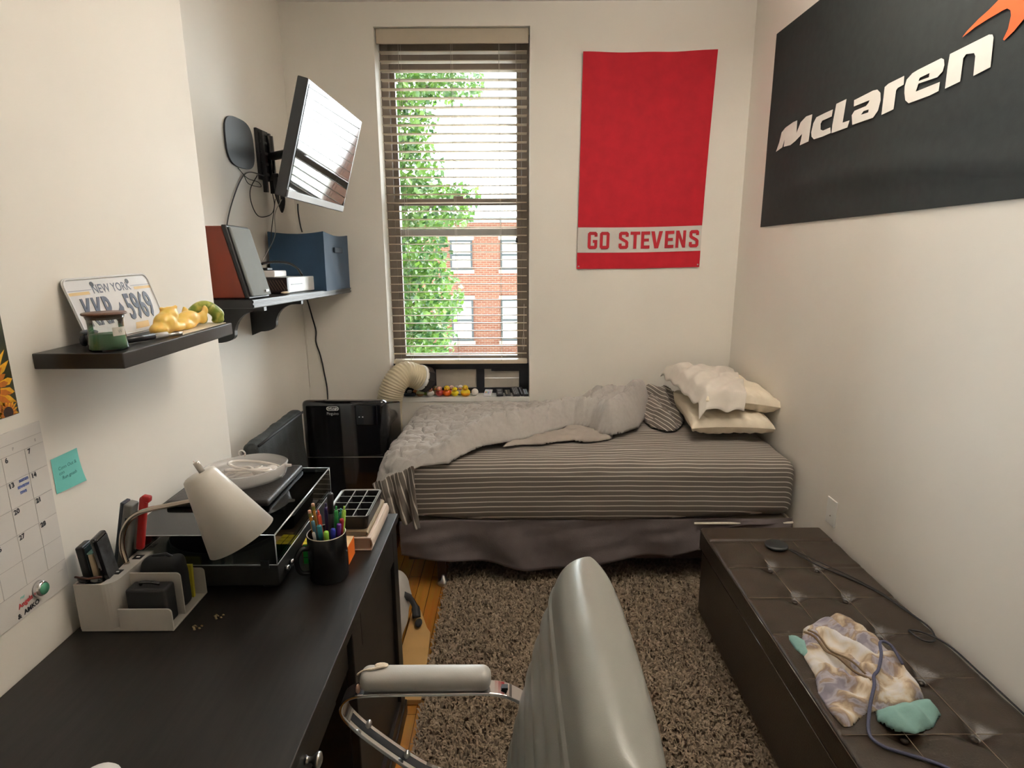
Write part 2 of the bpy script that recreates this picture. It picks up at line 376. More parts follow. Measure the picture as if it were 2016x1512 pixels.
# tree: leafy crown of many small leaves over a branching trunk
tr = thing('leafy_tree', 'bright green leafy tree outside the window', 'tree', (-2.1, 9.6, -4.0))
LEAF = bpy.data.materials.new('leaf_green'); LEAF.use_nodes = True
nt = LEAF.node_tree; bs = nt.nodes['Principled BSDF']
ob = nt.nodes.new('ShaderNodeTexCoord'); n1 = nt.nodes.new('ShaderNodeTexNoise'); n1.inputs['Scale'].default_value = 4.0
rp = nt.nodes.new('ShaderNodeValToRGB'); rp.color_ramp.elements[0].position = 0.35; rp.color_ramp.elements[1].position = 0.68
rp.color_ramp.elements[0].color = (0.02, 0.085, 0.018, 1); rp.color_ramp.elements[1].color = (0.14, 0.27, 0.025, 1)
nt.links.new(ob.outputs['Object'], n1.inputs[0]); nt.links.new(n1.outputs[0], rp.inputs[0]); nt.links.new(rp.outputs[0], bs.inputs['Base Color'])
tl = nt.nodes.new('ShaderNodeBsdfTranslucent'); ad = nt.nodes.new('ShaderNodeMixShader'); ad.inputs[0].default_value = 0.3
nt.links.new(rp.outputs[0], tl.inputs[0]); nt.links.new(bs.outputs[0], ad.inputs[1]); nt.links.new(tl.outputs[0], ad.inputs[2])
nt.links.new(ad.outputs[0], nt.nodes['Material Output'].inputs[0])
rng = random.Random(3)
m = MB()
clumps = [(-1.55, 9.6, 4.15, 0.85, 0.55), (-1.8, 9.4, 3.4, 0.75, 0.6), (-1.75, 9.6, 2.7, 0.75, 0.6), (-1.45, 9.7, 2.15, 0.95, 0.4), (-1.75, 9.5, 1.5, 0.8, 0.55), (-1.5, 9.6, 0.8, 0.78, 0.6), (-1.6, 9.5, 0.1, 0.72, 0.6), (-1.6, 9.6, -0.6, 0.75, 0.5), (-0.9, 9.8, 3.95, 0.55, 0.25), (-0.95, 9.8, 2.35, 0.5, 0.18), (-2.7, 9.8, 3, 0.9, 1.6), (-2.6, 9.8, 0.8, 0.9, 1.6), (-2.5, 10, 4.7, 1.0, 0.7), (-1.4, 9.9, -1.4, 0.7, 0.6)]
for cx, cy, cz, rx, rz in clumps:
    for _ in range(int(1500*rx*rz/0.45)):
        while True:
            a, b_, c_ = rng.uniform(-1, 1), rng.uniform(-1, 1), rng.uniform(-1, 1)
            if a*a+b_*b_+c_*c_ < 1: break
        p = Vector((cx+a*rx, cy+b_*rx, cz+c_*rz))
        ax = Vector((rng.uniform(-1, 1), rng.uniform(-1, 1), rng.uniform(-1.2, 0.3))).normalized(); s_ = rng.uniform(0.06, 0.13)
        sd_ = ax.orthogonal().normalized()*s_*0.38; mid = p+ax*s_*0.5+Vector((0, 0, 0.01))
        m.add([p, mid+sd_, p+ax*s_, mid-sd_], [(0, 1, 2, 3)])
tag(m.build('foliage', LEAF, tr), kind='stuff')
m = MB().tube([(-2.1, 9.7, -4), (-2.05, 9.65, -1), (-1.9, 9.6, 1.5), (-1.75, 9.6, 4)], [0.2, 0.15, 0.1, 0.03], 10)
for q in ((-1.2, 9.7, 2.2), (-1.3, 9.6, 0.9), (-2.7, 9.7, 2.8), (-1.1, 9.8, 4.0)):
    m.tube([(-2.0, 9.63, q[2]-1.2), ((-2.0+q[0])/2-0.05, 9.63, q[2]-0.35), q], [0.06, 0.04, 0.015], 7)
m.build('trunk', M('bark', (0.12, 0.09, 0.065, 1), 0.9, var=0.3, bump=0.4, bscale=30), tr, smooth=True)

# ------------------------------------------------------------------ fill uplighter added above the view, unseen: brightens the room off the ceiling
PXL, PYL, PZL = 0.82, 1.75, 2.46
fill_lamp = thing('added_fill_uplighter', 'unseen white bowl uplighter added as room fill light above the near end of the brown bench', 'added fill light', (PXL, PYL, PZL))
PT_ = Matrix.Translation((PXL, PYL, PZL))
MB().lathe([(0.0, -0.09), (0.10, -0.075), (0.18, -0.03), (0.22, 0.03), (0.217, 0.03), (0.176, -0.025), (0.10, -0.068), (0.0, -0.083)], 40, PT_).build('bowl', WHITEP, fill_lamp, smooth=True)
MB().lathe([(0.045, ZC-PZL), (0.045, ZC-PZL-0.02), (0.006, ZC-PZL-0.03), (0.006, -0.02), (0.0, -0.02)], 20, PT_).build('hanging_rod', CHROME, fill_lamp, smooth=True)
EM = bpy.data.materials.new('fill_emission'); EM.use_nodes = True
e = EM.node_tree.nodes['Principled BSDF']; e.inputs['Emission Color'].default_value = (1.0, 0.93, 0.84, 1); e.inputs['Emission Strength'].default_value = 84.0
MB().lathe([(0.0, -0.004), (0.10, -0.008), (0.155, -0.022), (0.0, -0.03)], 32, PT_).build('fill_emitter', EM, fill_lamp, smooth=True)
# ------------------------------------------------------------------ bed
def stripes(name, base, line, pitch=0.0245, width=0.17):
    """woven stripes across UV.y (metres)"""
    m = bpy.data.materials.new(name); m.use_nodes = True; nt = m.node_tree; b = nt.nodes['Principled BSDF']
    b.inputs['Roughness'].default_value = 0.9; b.inputs['Specular IOR Level'].default_value = 0.15; b.inputs['Sheen Weight'].default_value = 0.1
    uv = nt.nodes.new('ShaderNodeUVMap'); uv.uv_map = 'UVMap'; sp = nt.nodes.new('ShaderNodeSeparateXYZ')
    nt.links.new(uv.outputs[0], sp.inputs[0])
    d = nt.nodes.new('ShaderNodeMath'); d.operation = 'DIVIDE'; d.inputs[1].default_value = pitch
    f = nt.nodes.new('ShaderNodeMath'); f.operation = 'FRACT'; c = nt.nodes.new('ShaderNodeMath'); c.operation = 'LESS_THAN'; c.inputs[1].default_value = width
    mx = nt.nodes.new('ShaderNodeMixRGB'); mx.inputs[1].default_value = base; mx.inputs[2].default_value = line
    nt.links.new(sp.outputs[1], d.inputs[0]); nt.links.new(d.outputs[0], f.inputs[0]); nt.links.new(f.outputs[0], c.inputs[0])
    nt.links.new(c.outputs[0], mx.inputs[0]); nt.links.new(mx.outputs[0], b.inputs['Base Color'])
    n2 = nt.nodes.new('ShaderNodeTexNoise'); n2.inputs['Scale'].default_value = 300
    tc = nt.nodes.new('ShaderNodeTexCoord'); nt.links.new(tc.outputs['Object'], n2.inputs['Vector'])
    bp = nt.nodes.new('ShaderNodeBump'); bp.inputs['Strength'].default_value = 0.15; bp.inputs['Distance'].default_value = 0.003
    nt.links.new(n2.outputs[0], bp.inputs['Height']); nt.links.new(bp.outputs[0], b.inputs['Normal'])
    return m
STRIPE = stripes('striped_sheet', (0.150, 0.130, 0.113, 1), (0.58, 0.53, 0.47, 1), width=0.19)
QUILT = M('grey_quilt', (0.40, 0.375, 0.35, 1), 0.85, spec=0.2, var=0.04, scale=60, bump=0.12, bscale=220, sheen=0.15)
SKIRT = M('plum_grey_skirt', (0.135, 0.112, 0.112, 1), 0.9, spec=0.15, var=0.08, bump=0.1, bscale=200)
PILW = M('cream_cotton', (0.74, 0.66, 0.53, 1), 0.85, spec=0.2, var=0.03, bump=0.06, bscale=200)
PILG = M('pale_grey_cotton', (0.64, 0.59, 0.53, 1), 0.85, spec=0.2, var=0.03, bump=0.06, bscale=200)
BX0, BX1, BY0, BY1 = -0.55, 1.318, 2.615, 3.60
bed = thing('bed', 'single bed with striped grey fitted sheet and plum bed skirt under the window', 'bed', (0.4, 3.1, 0))
def mdisp(p, n, h):
    x, y, z = p
    bul = 0.018*(1-(x/h.x)**2)*max(0, -n.y)                      # bulging front side
    wr = 0.0045*nz(x*3.2, y*9+z*5, 1.3)+0.003*nz(x*11, y*14, z*10)
    ridge = 0.0
    if n.z > 0.3 and x < 0.5:                                    # rucked sheet in the middle of the bed
        ridge = 0.010*nz(x*7+y*3, y*26, 4.0)*max(0, 1-abs(x-0.15)/0.75)
    q = p + n*(wr+ridge) + Vector((0, -bul, 0))
    if n.z > 0.5: q.z += 0.014*(1-(x/h.x)**2)
    if n.z < -0.3 or z < -h.z*0.6: q.z -= 0.034*max(0, 1-((x+0.1)/0.9)**2)*max(0, -n.y if n.y < 0 else 0) 
    return q
MB().rnd(BX0, BX1, BY0, BY1, 0.345, 0.622, 0.065, 150, 70, 30, mdisp).build('mattress', STRIPE, bed, smooth=True, uvfn=lambda v: (v[0], v[1]+v[2]*1.0))
BOXS = M('pale_box_spring', (0.50, 0.44, 0.36, 1), 0.85)
bxs = MB().box(BX0+0.03, BX1-0.005, BY0+0.02, BY1, 0.165, 0.325).build('box_spring', BOXS, bed, bevel=0.02)
MB().tube(smoothpath([(0.85, BY0-0.002, 0.322), (1.27, BY0-0.002, 0.322), (1.306, BY0+0.02, 0.324), (1.312, 2.75, 0.326), (1.312, 3.0, 0.326)], 5), 0.006, 8).build('piping', M('white_piping', (0.75, 0.70, 0.60, 1), 0.7), bxs)
FRM = M('brown_metal', (0.045, 0.022, 0.018, 1), 0.45)
MB().box(-0.50, 1.31, BY0+0.03, BY0+0.06, 0.125, 0.165).box(-0.50, 1.31, BY1-0.05, BY1-0.02, 0.125, 0.165).box(-0.50, -0.47, BY0+0.06, BY1-0.05, 0.125, 0.165).box(1.28, 1.31, BY0+0.06, BY1-0.05, 0.125, 0.165).build('bed_frame', FRM, bed, bevel=0.003)
for x in (-0.345, 1.24):
    for y in (2.66, 3.53):
        l = MB().box(x-0.02, x+0.02, y-0.015, y+0.015, 0.018, 0.13).build('leg', FRM, bed, bevel=0.003)
        MB().lathe([(0.024, 0), (0.03, 0.006), (0.028, 0.02), (0.012, 0.03), (0.008, 0.05)], 16, Matrix.Translation((x+0.01, y-0.03, 0.001))).build('glide', STEEL, l, smooth=True)
# gathered skirt hanging along the front
def skirt(u, v):
    x = -0.53+1.84*u
    drop = 0.185+0.070*math.exp(-((x-0.12)/0.28)**2)+0.020*nz(x*4, 2.2)
    if x > 0.75: drop = 0.185-0.13*min(1, (x-0.75)/0.35)
    z = 0.345-drop*v
    y = BY0+0.008-0.012*v+(0.010+0.022*v)*math.sin(x*16+1.6*nz(x*2.2, 5)-2.3*v)*(0.4+0.6*abs(nz(x*1.5, 9)))+0.012*nz(x*5+v*2, v*3, 3)-0.012
    return (x, min(y, BY0+0.012), z)
MB().grid(skirt, 200, 18).build('bed_skirt', SKIRT, bed, smooth=True, solid=0.002)

# quilt lying across the foot half
def wrapx(p, e, r):
    """walk along x; past the foot edge e the cloth bends down round radius r"""
    if p >= e: return p, 0.0, 0.0
    s = e-p; a = min(s/r, 1.35); x = e-r*math.sin(a); z = -r*(1-math.cos(a))
    ex = s-r*a
    return x-ex*math.cos(1.35)*(ex > 0), z-ex*math.sin(1.35)*(ex > 0), a
FRONT = [(-.62, 2.60), (-.50, 2.60), (-.37, 2.61), (-.29, 2.61), (-.21, 2.67), (-.14, 2.75), (-.04, 2.80), (.09, 2.87), (.22, 2.97), (.32, 3.06), (.40, 3.03), (.43, 2.93), (.50, 2.90), (.57, 2.94), (.66, 3.03), (.76, 3.28)]
qline = [(-.60, 3.57), (-.60, 3.02), (-.75, 2.92), (-.75, 2.60)]+FRONT+[(.83, 3.575)]
def dfront(p, q, L):
    best = 9
    for a, b_ in zip(L[:-1], L[1:]):
        vx, vy = b_[0]-a[0], b_[1]-a[1]; t = max(0, min(1, ((p-a[0])*vx+(q-a[1])*vy)/(vx*vx+vy*vy)))
        best = min(best, math.hypot(p-a[0]-t*vx, q-a[1]-t*vy))
    return best
def quilt(p, q, d):
    df = dfront(p, q, FRONT)
    t = 0.024*(1-math.exp(-d/0.018))
    k = max(0, min(1, (p+0.45)/0.35)); k = k*k*(3-2*k)
    roll = 0.098*k*math.exp(-((df-0.075)/0.055)**2)-0.012*k*math.exp(-((df-0.20)/0.04)**2)+0.020*k*(1-math.exp(-df/0.02))
    kk = max(0, min(1, (p-0.30)/0.25)); kk = kk*kk*(3-2*kk)
    lump = kk*(1-math.exp(-d/0.03))*(0.05+0.035*nz(p*6, q*6, 2)+0.05*math.exp(-((q-3.42)/0.12)**2))
    crease = -0.045*kk*math.exp(-((q-3.20+0.25*(p-0.55))/0.03)**2)*max(0, 1-abs(p-0.5)/0.25)
    # wavy ogee stitching pulled into the filling
    u, v_ = (p*0.94+q*0.34), (q*0.94-p*0.34)
    s1 = math.sin((u+0.03*math.sin(v_*26))*2*math.pi/0.15); s2 = math.sin((v_+0.025*math.sin(u*24))*2*math.pi/0.135)
    st = -0.019*(math.exp(-(s1/0.17)**2)+math.exp(-(s2/0.17)**2))
    wr = 0.018*nz(p*13+q*8, q*26-p*9, 1.0)+0.008*nz(p*30+q*14, q*46-p*20, 3)+0.012*nz(p*5, q*7, 7)
    h = t+roll+lump+crease+(st+wr)*(1-math.exp(-d/0.03))
    x, dz, a = wrapx(p, -0.50, 0.11)
    hang = max(0, min(1, (2.72-q)/0.12))*max(0, (-0.42-p))*0.45   # droops at the near corner
    zt = 0.640+0.010*max(0, 1-abs(p-0.3))-0.012*max(0, min(1, (q-3.3)/0.2))-0.03*max(0, (2.70-q)/0.1)**2
    return (x-h*math.sin(a), q, zt+dz+h*math.cos(a)-hang)
ql = sheet(qline, 0.0075, quilt).build('quilt', QUILT, None, loc=(-0.1, 3.1, 0.65), smooth=True, solid=0.010)
tag(ql, 'rumpled pale grey quilt folded back across the striped bed', 'quilt')

# top sheet: rucked under the quilt, bunched by the pillows, trailing off the near corner
def ruck(p, q, d):
    h = 0.004+(1-math.exp(-d/0.02))*(0.022+0.018*nz(p*9+q*6, q*16-p*5, 2)+0.010*nz(p*22, q*34, 5)+0.03*max(0, q-2.88))
    return (p, q, 0.644+h)
sheet([(-.05, 2.77), (.05, 2.81), (.15, 2.81), (.22, 2.85), (.30, 2.87), (.36, 2.84), (.44, 2.86), (.50, 2.89), (.52, 2.98), (.44, 3.05), (.30, 3.10), (.15, 3.0), (0, 2.9)], 0.009, ruck).build('loose_sheet', M('taupe_sheet_back', (0.32, 0.28, 0.25, 1), 0.9, spec=0.15, bump=0.08, bscale=200), None, loc=(0.25, 2.9, 0.655), smooth=True, solid=0.003)
tag(C.objects['loose_sheet'], 'plain taupe ruck of sheet showing along the front of the folded quilt', 'bed sheet')
def bunch(p, q, d):
    e = 1-math.exp(-d/0.03)
    h = 0.003+e*(0.055+0.045*nz(p*13, q*9, 8)+0.028*math.sin(p*62+q*24+4*nz(p*9, q*9, 1))+0.09*max(0, (q-3.15)/0.4))
    return (p, q, 0.642+h)
sheet([(.72, 3.25), (.74, 3.10), (.80, 3.02), (.86, 3.03), (.90, 3.10), (.95, 3.2), (1.0, 3.55), (.78, 3.58), (.74, 3.42)], 0.008, bunch).build('bunched_sheet', STRIPE, None, loc=(0.85, 3.25, 0.655), smooth=True, solid=0.003, uvfn=lambda v: (v[0], v[0]*0.8+v[2]*0.9+0.25*v[1]))
tag(C.objects['bunched_sheet'], 'striped grey sheet bunched between the quilt and the pillows', 'bed sheet')
def trail(u, v):
    w_ = 1-0.30*v
    x = -0.640+0.02*v+0.20*(u*w_+0.30*v*0.95)
    y = 2.548+0.024*math.sin(u*17+2*v)*(0.3+0.7*v)+0.012*nz(u*6, v*5)-0.02*math.sin(v*2)+0.035*(1-u)
    z = 0.640-0.10*(1-u)-(0.15+0.145*u)*v+0.008*nz(u*9, v*7, 2)
    return (x, y, z)
MB().grid(trail, 50, 40).build('trailing_sheet_corner', STRIPE, bed, smooth=True, solid=0.003, uvfn=lambda v: (v[2], v[0]*1.1+0.25*v[2]))

# pillows
def pillow(c, hx, hy, hz, rot, seed, amp=0.02):
    m = MB(); mt = Matrix.Translation(c) @ rot.to_4x4()
    for side in (1, -1):
        def f(u, v):
            a, b_ = 2*u-1, 2*v-1
            pin = 1-0.10*(1-abs(a)**2)*abs(b_)**3 if False else 1
            ex = 1-0.09*(abs(b_)**2)*(1-abs(a)**4); ey = 1-0.09*(abs(a)**2)*(1-abs(b_)**4)
            ex = 1-0.10*(1-b_*b_)*abs(a)**3; ey = 1-0.10*(1-a*a)*abs(b_)**3
            t = (max(0, 1-a**4)*max(0, 1-b_**4))**0.33
            z = side*hz*t*(0.92 if side > 0 else 0.8)
            edge = max(0, 1-max(abs(a), abs(b_)))
            z += amp*(1-math.exp(-edge*6))*(nz(a*2.2+seed, b_*3.2, side)+0.5*nz(a*6+b_*3+seed, b_*7, side*2))
            z += amp*0.45*math.sin(a*26+b_*9+seed)*math.exp(-edge*7)*(edge > 0)
            return mt @ Vector((a*hx*ex, b_*hy*ey, z))
        m.grid(f, 60, 44)
    return m
Rz = lambda a: Matrix.Rotation(R(a), 3, 'Z'); Rx = lambda a: Matrix.Rotation(R(a), 3, 'X'); Ry = lambda a: Matrix.Rotation(R(a), 3, 'Y')
p1 = pillow((1.105, 3.14, 0.722), 0.205, 0.30, 0.066, Rz(-3) @ Rx(2), 1.0, 0.014).build('pillow', PILW, None, loc=(1.105, 3.14, 0.66), smooth=True)
tag(p1, 'cream pillow lying flat on the striped sheet, lower of the two', 'pillow', 'pillows at the head of the bed')
p2 = thing('pillow', 'cream pillow half out of its pale grey case, upper of the two', 'pillow', (1.10, 3.2, 0.79), 'pillows at the head of the bed')
pillow((1.125, 3.17, 0.843), 0.20, 0.30, 0.064, Rz(4) @ Rx(3) @ Ry(7), 5.0, 0.018).build('pillow_cushion', PILW, p2, smooth=True)
mt = Matrix.Translation((1.125, 3.17, 0.843)) @ (Rz(4) @ Rx(3) @ Ry(7)).to_4x4()
def case(u, v):
    # a loose case drawn over the far-left two thirds of the pillow
    a = -1.12+u*(1.10+0.95*v); b_ = -1.05+2.15*v
    ca, cb = max(-1, min(1, a)), max(-1, min(1, b_))
    t = (max(0, 1-ca**4)*max(0, 1-cb**4))**0.33
    z = 0.064*0.92*t+0.014+0.010*nz(a*3, b_*4, 3)+0.007*math.sin(a*9-b_*14+2*nz(a*2, b_*2))
    if a < -1: z -= 0.05*(-1-a)/0.12
    if b_ < -0.9: z -= 0.05*(-0.9-b_)/0.15
    return mt @ Vector((a*0.20, b_*0.30, z))
MB().grid(case, 50, 60).build('pillowcase', PILG, p2, smooth=True, solid=0.004)

# ------------------------------------------------------------------ tufted storage bench
BROWN = M('brown_leatherette', (0.032, 0.021, 0.013, 1), 0.33, spec=0.5, var=0.12, scale=30, bump=0.14, bscale=260)
SEAM = M('worn_seam', (0.16, 0.12, 0.08, 1), 0.5)
bn = thing('storage_bench', 'dark brown tufted leatherette storage bench along the right wall', 'bench', (1.05, 1.75, 0))
X0, X1, Y0, Y1 = 0.795, 1.305, 1.05, 2.365
MB().box(X0+0.012, X1, Y0+0.01, Y1-0.01, 0.038, 0.325).build('bench_body', BROWN, bn, bevel=0.006)
btn = [(x, y) for x in (0.962, 1.135) for y in (2.04, 1.842, 1.645, 1.45, 1.252)]
def lid(p, n, h):
    x, y, z = p.x+(X0+X1)/2, p.y+(Y0+Y1)/2, p.z
    if n.z > 0.4 and y < 2.24:
        d = min(math.hypot(x-a, y-b_) for a, b_ in btn)
        dx = min(abs(x-0.962), abs(x-1.135)); dy = min(abs(y-(2.04-0.197*k)) for k in range(-1, 6))
        p.z -= 0.026*math.exp(-(d/0.034)**2)+0.0035*math.exp(-(dx/0.005)**2)+0.0035*math.exp(-(dy/0.005)**2)
        p.z += 0.004*nz(x*14, y*14)
    elif n.z > 0.4: p.z += 0.002-0.008*math.exp(-((y-2.245)/0.006)**2)
    return p
MB().rnd(X0, X1, Y0, Y1, 0.332, 0.425, 0.014, 90, 200, 8, lid).build('bench_lid', BROWN, bn, smooth=True)
m = MB()
for x in (0.962, 1.135):
    m.tube([(x+0.001*nz(y_*9, x), y_, 0.4225) for y_ in np.linspace(1.07, 2.24, 60)], 0.0011, 5)
for k in range(6):
    y_ = 2.04-0.197*k
    if y_ > 1.07: m.tube([(x_, y_+0.0015*nz(x_*8, y_), 0.4225) for x_ in np.linspace(0.805, 1.295, 30)], 0.0011, 5)
m.build('lid_seam', SEAM, bn)
for a, b_ in btn:
    MB().ball((a, b_, 0.405), 0.009, 0.009, 0.005, 12).build('tuft_button', BROWN, bn, smooth=True)
m = MB().tube([(X0-0.0005, 1.06, 0.418), (X0-0.0005, 2.355, 0.418)], 0.0022, 6).tube([(X0+0.001, 1.06, 0.338), (X0+0.001, 2.355, 0.338)], 0.002, 6)
m.build('edge_welt', M('glossy_welt', (0.08, 0.06, 0.045, 1), 0.12, spec=0.9), bn, smooth=True)
for x in (0.85, 1.25):
    for y in (1.1, 2.31):
        MB().box(x-0.025, x+0.025, y-0.025, y+0.025, 0.011, 0.04).build('foot', BLK, bn)

# charging puck and its cord
pk = thing('charging_puck', 'round black wireless charging puck on the far end of the brown bench', 'charger', (1.045, 2.19, 0.427))
MB().lathe([(0.0, 0.0), (0.040, 0.0), (0.044, 0.004), (0.044, 0.009), (0.040, 0.012), (0.0, 0.0125)], 32, Matrix.Translation((1.045, 2.19, 0.427))).build('puck_disc', M('puck_black', (0.02, 0.024, 0.025, 1), 0.4), pk, smooth=True)
cp = smoothpath([(1.08, 2.16, 0.431), (1.14, 2.04, 0.429), (1.20, 1.96, 0.429), (1.255, 1.86, 0.429), (1.285, 1.74, 0.430), (1.297, 1.66, 0.430), (1.270, 1.60, 0.431), (1.235, 1.60, 0.432), (1.225, 1.65, 0.431), (1.265, 1.63, 0.433), (1.297, 1.57, 0.431), (1.300, 1.45, 0.430), (1.298, 1.30, 0.430), (1.296, 1.08, 0.430)], 8)
MB().tube(cp, 0.0028, 6).build('charging_cord', BLKM, pk, smooth=True)
MB().tube(smoothpath([(1.085, 2.155, 0.436), (1.16, 2.045, 0.433), (1.215, 1.955, 0.432), (1.262, 1.85, 0.432), (1.29, 1.72, 0.431)], 8), 0.0022, 6).build('charging_cord', BLKM, pk, smooth=True)

# swim shorts
CAMO = bpy.data.materials.new('faded_camouflage_print'); CAMO.use_nodes = True
nt = CAMO.node_tree; bs = nt.nodes['Principled BSDF']; bs.inputs['Roughness'].default_value = 0.85
tc = nt.nodes.new('ShaderNodeTexCoord'); n1 = nt.nodes.new('ShaderNodeTexNoise'); n1.inputs['Scale'].default_value = 12; n1.inputs['Detail'].default_value = 4; n1.inputs['Distortion'].default_value = 0.8
rp = nt.nodes.new('ShaderNodeValToRGB'); cr = rp.color_ramp
cr.elements[0].position = 0.36; cr.elements[0].color = (0.22, 0.20, 0.24, 1); cr.elements[1].position = 0.66; cr.elements[1].color = (0.62, 0.60, 0.62, 1)
for pos, col in ((0.42, (0.38, 0.35, 0.39, 1)), (0.46, (0.27, 0.20, 0.155, 1)), (0.50, (0.42, 0.32, 0.22, 1)), (0.54, (0.55, 0.46, 0.35, 1)), (0.59, (0.58, 0.54, 0.49, 1))):
    e_ = cr.elements.new(pos); e_.color = col
nt.links.new(tc.outputs['Object'], n1.inputs[0]); nt.links.new(n1.outputs[0], rp.inputs[0]); nt.links.new(rp.outputs[0], bs.inputs['Base Color'])
TEAL = M('teal_lining', (0.20, 0.36, 0.33, 1), 0.85, var=0.1, bump=0.1)
sh = thing('swim_shorts', 'folded camouflage swim shorts with teal lining on the brown bench', 'shorts', (0.97, 1.45, 0.428))
def cloth(z0, amp, seed):
    def f(p, q, d):
        e = 1-math.exp(-d/0.016)
        return (p, q, z0+0.002+e*(0.026+amp*nz(p*17+seed, q*17)+amp*0.7*nz(p*36, q*30+seed, 2)+0.5*amp*math.sin((p+q)*60+3*nz(p*9, q*9, seed))))
    return f
sheet([(.868, 1.60), (.905, 1.665), (.965, 1.70), (1.03, 1.728), (1.085, 1.715), (1.10, 1.62), (1.112, 1.53), (1.105, 1.42), (1.085, 1.365), (1.03, 1.345), (.985, 1.335), (.94, 1.325), (.90, 1.315), (.845, 1.275), (.82, 1.275), (.812, 1.32), (.815, 1.39), (.84, 1.46), (.845, 1.53)], 0.006, cloth(0.424, 0.019, 1)).build('camouflage_shell', CAMO, sh, smooth=True, solid=0.003)
sheet([(1.098, 1.365), (1.09, 1.31), (1.04, 1.268), (.985, 1.25), (.94, 1.258), (.915, 1.29), (.93, 1.325), (1.0, 1.342), (1.06, 1.358)], 0.006, cloth(0.424, 0.018, 4)).build('teal_lining', TEAL, sh, smooth=True, solid=0.003)
sheet([(.846, 1.635), (.868, 1.622), (.885, 1.60), (.868, 1.53), (.85, 1.53), (.836, 1.57), (.835, 1.61)], 0.005, cloth(0.424, 0.008, 7)).build('teal_cuff', TEAL, sh, smooth=True, solid=0.003)
MB().tube([(.873+0.075*t+0.006*math.sin(t*9), 1.60-0.215*t, 0.462+0.006*math.sin(t*14)) for t in np.linspace(0, 1, 24)], 0.0035, 6).tube([(.884+0.075*t+0.006*math.sin(t*9+.5), 1.605-0.21*t, 0.465+0.005*math.sin(t*12)) for t in np.linspace(0, 1, 24)], 0.0028, 6).build('fly_seam', M('dark_brown_seam', (0.17, 0.11, 0.06, 1), 0.8), sh, smooth=True)
MB().tube(smoothpath([(1.09, 1.47, 0.45), (1.08, 1.515, 0.478), (1.052, 1.52, 0.485), (1.025, 1.47, 0.482), (.985, 1.415, 0.478), (.958, 1.39, 0.478), (.942, 1.36, 0.474), (.912, 1.32, 0.462), (.885, 1.28, 0.448), (.872, 1.255, 0.434), (.868, 1.232, 0.430), (.885, 1.205, 0.430), (.925, 1.185, 0.430), (.965, 1.165, 0.430), (.995, 1.14, 0.430), (1.0, 1.10, 0.430)], 8), 0.0042, 8).build('drawstring', M('slate_blue_cord', (0.07, 0.075, 0.13, 1), 0.8, var=0.2, scale=300), sh, smooth=True)

# ------------------------------------------------------------------ shag rug
RUG = M('taupe_rug_backing', (0.16, 0.115, 0.075, 1), 0.95, var=0.25, scale=40)
PILE = bpy.data.materials.new('taupe_shag'); PILE.use_nodes = True
nt = PILE.node_tree; bs = nt.nodes['Principled BSDF']; bs.inputs['Roughness'].default_value = 0.95; bs.inputs['Specular IOR Level'].default_value = 0.1
tc = nt.nodes.new('ShaderNodeTexCoord'); n1 = nt.nodes.new('ShaderNodeTexNoise'); n1.inputs['Scale'].default_value = 60
rp = nt.nodes.new('ShaderNodeValToRGB'); rp.color_ramp.elements[0].color = (0.17, 0.125, 0.085, 1); rp.color_ramp.elements[1].color = (0.35, 0.275, 0.20, 1)
rp.color_ramp.elements[0].position = 0.3; rp.color_ramp.elements[1].position = 0.7
nt.links.new(tc.outputs['Object'], n1.inputs[0]); nt.links.new(n1.outputs[0], rp.inputs[0]); nt.links.new(rp.outputs[0], bs.inputs['Base Color'])
rg = thing('shag_rug', 'taupe shag rug on the floor between the desk and the brown bench', 'rug', (0.3, 1.9, 0))
MB().box(-0.315, 1.0, 0.2, 2.95, 0.001, 0.011).build('rug_backing', RUG, rg)
rng = random.Random(11); m = MB(); vs = []; fs = []
def tuft(x, y):
    a = 14.0*nz(x*24, y*24, 1)+rng.uniform(-1.2, 1.2); l = rng.uniform(0.010, 0.021); hgt = (0.012+0.014*(nz(x*30, y*30, 5)+1)/2)*rng.uniform(0.8, 1.2)
    dx, dy = math.cos(a)*l, math.sin(a)*l; w_ = rng.uniform(0.0018, 0.0034); px, py = -math.sin(a)*w_, math.cos(a)*w_
    o = len(vs)
    for t, hh, ww in ((0, 0.006, 1), (0.4, 0.8, 1.1), (0.85, 1.0, 0.8), (1.1, 0.75, 0.3)):
        z = 0.010+hgt*hh if t else 0.010
        vs.append((x+dx*t+px*ww, y+dy*t+py*ww, z)); vs.append((x+dx*t-px*ww, y+dy*t-py*ww, z))
    fs.extend([(o+2*i, o+2*i+1, o+2*i+3, o+2*i+2) for i in range(3)])
for _ in range(36000):
    x, y = rng.uniform(-0.325, 0.83), rng.uniform(1.25, 2.85)
    tuft(x, y)
for _ in range(4500): tuft(rng.uniform(0.83, 1.0), rng.uniform(2.36, 2.85))
for _ in range(5000): tuft(rng.uniform(-0.325, 0.802), rng.uniform(0.3, 1.25))
m.add(vs, fs); tag(m.build('rug_pile', PILE, rg, smooth=True), kind='stuff')
# ------------------------------------------------------------------ desk
dk = thing('desk', 'black-brown wooden desk along the left wall', 'desk', (-0.69, 1.0, 0))
MB().box(-0.995, -0.373, 0.15, 1.82, 0.724, 0.75).build('desk_top', DKWOOD, dk, bevel=0.002)
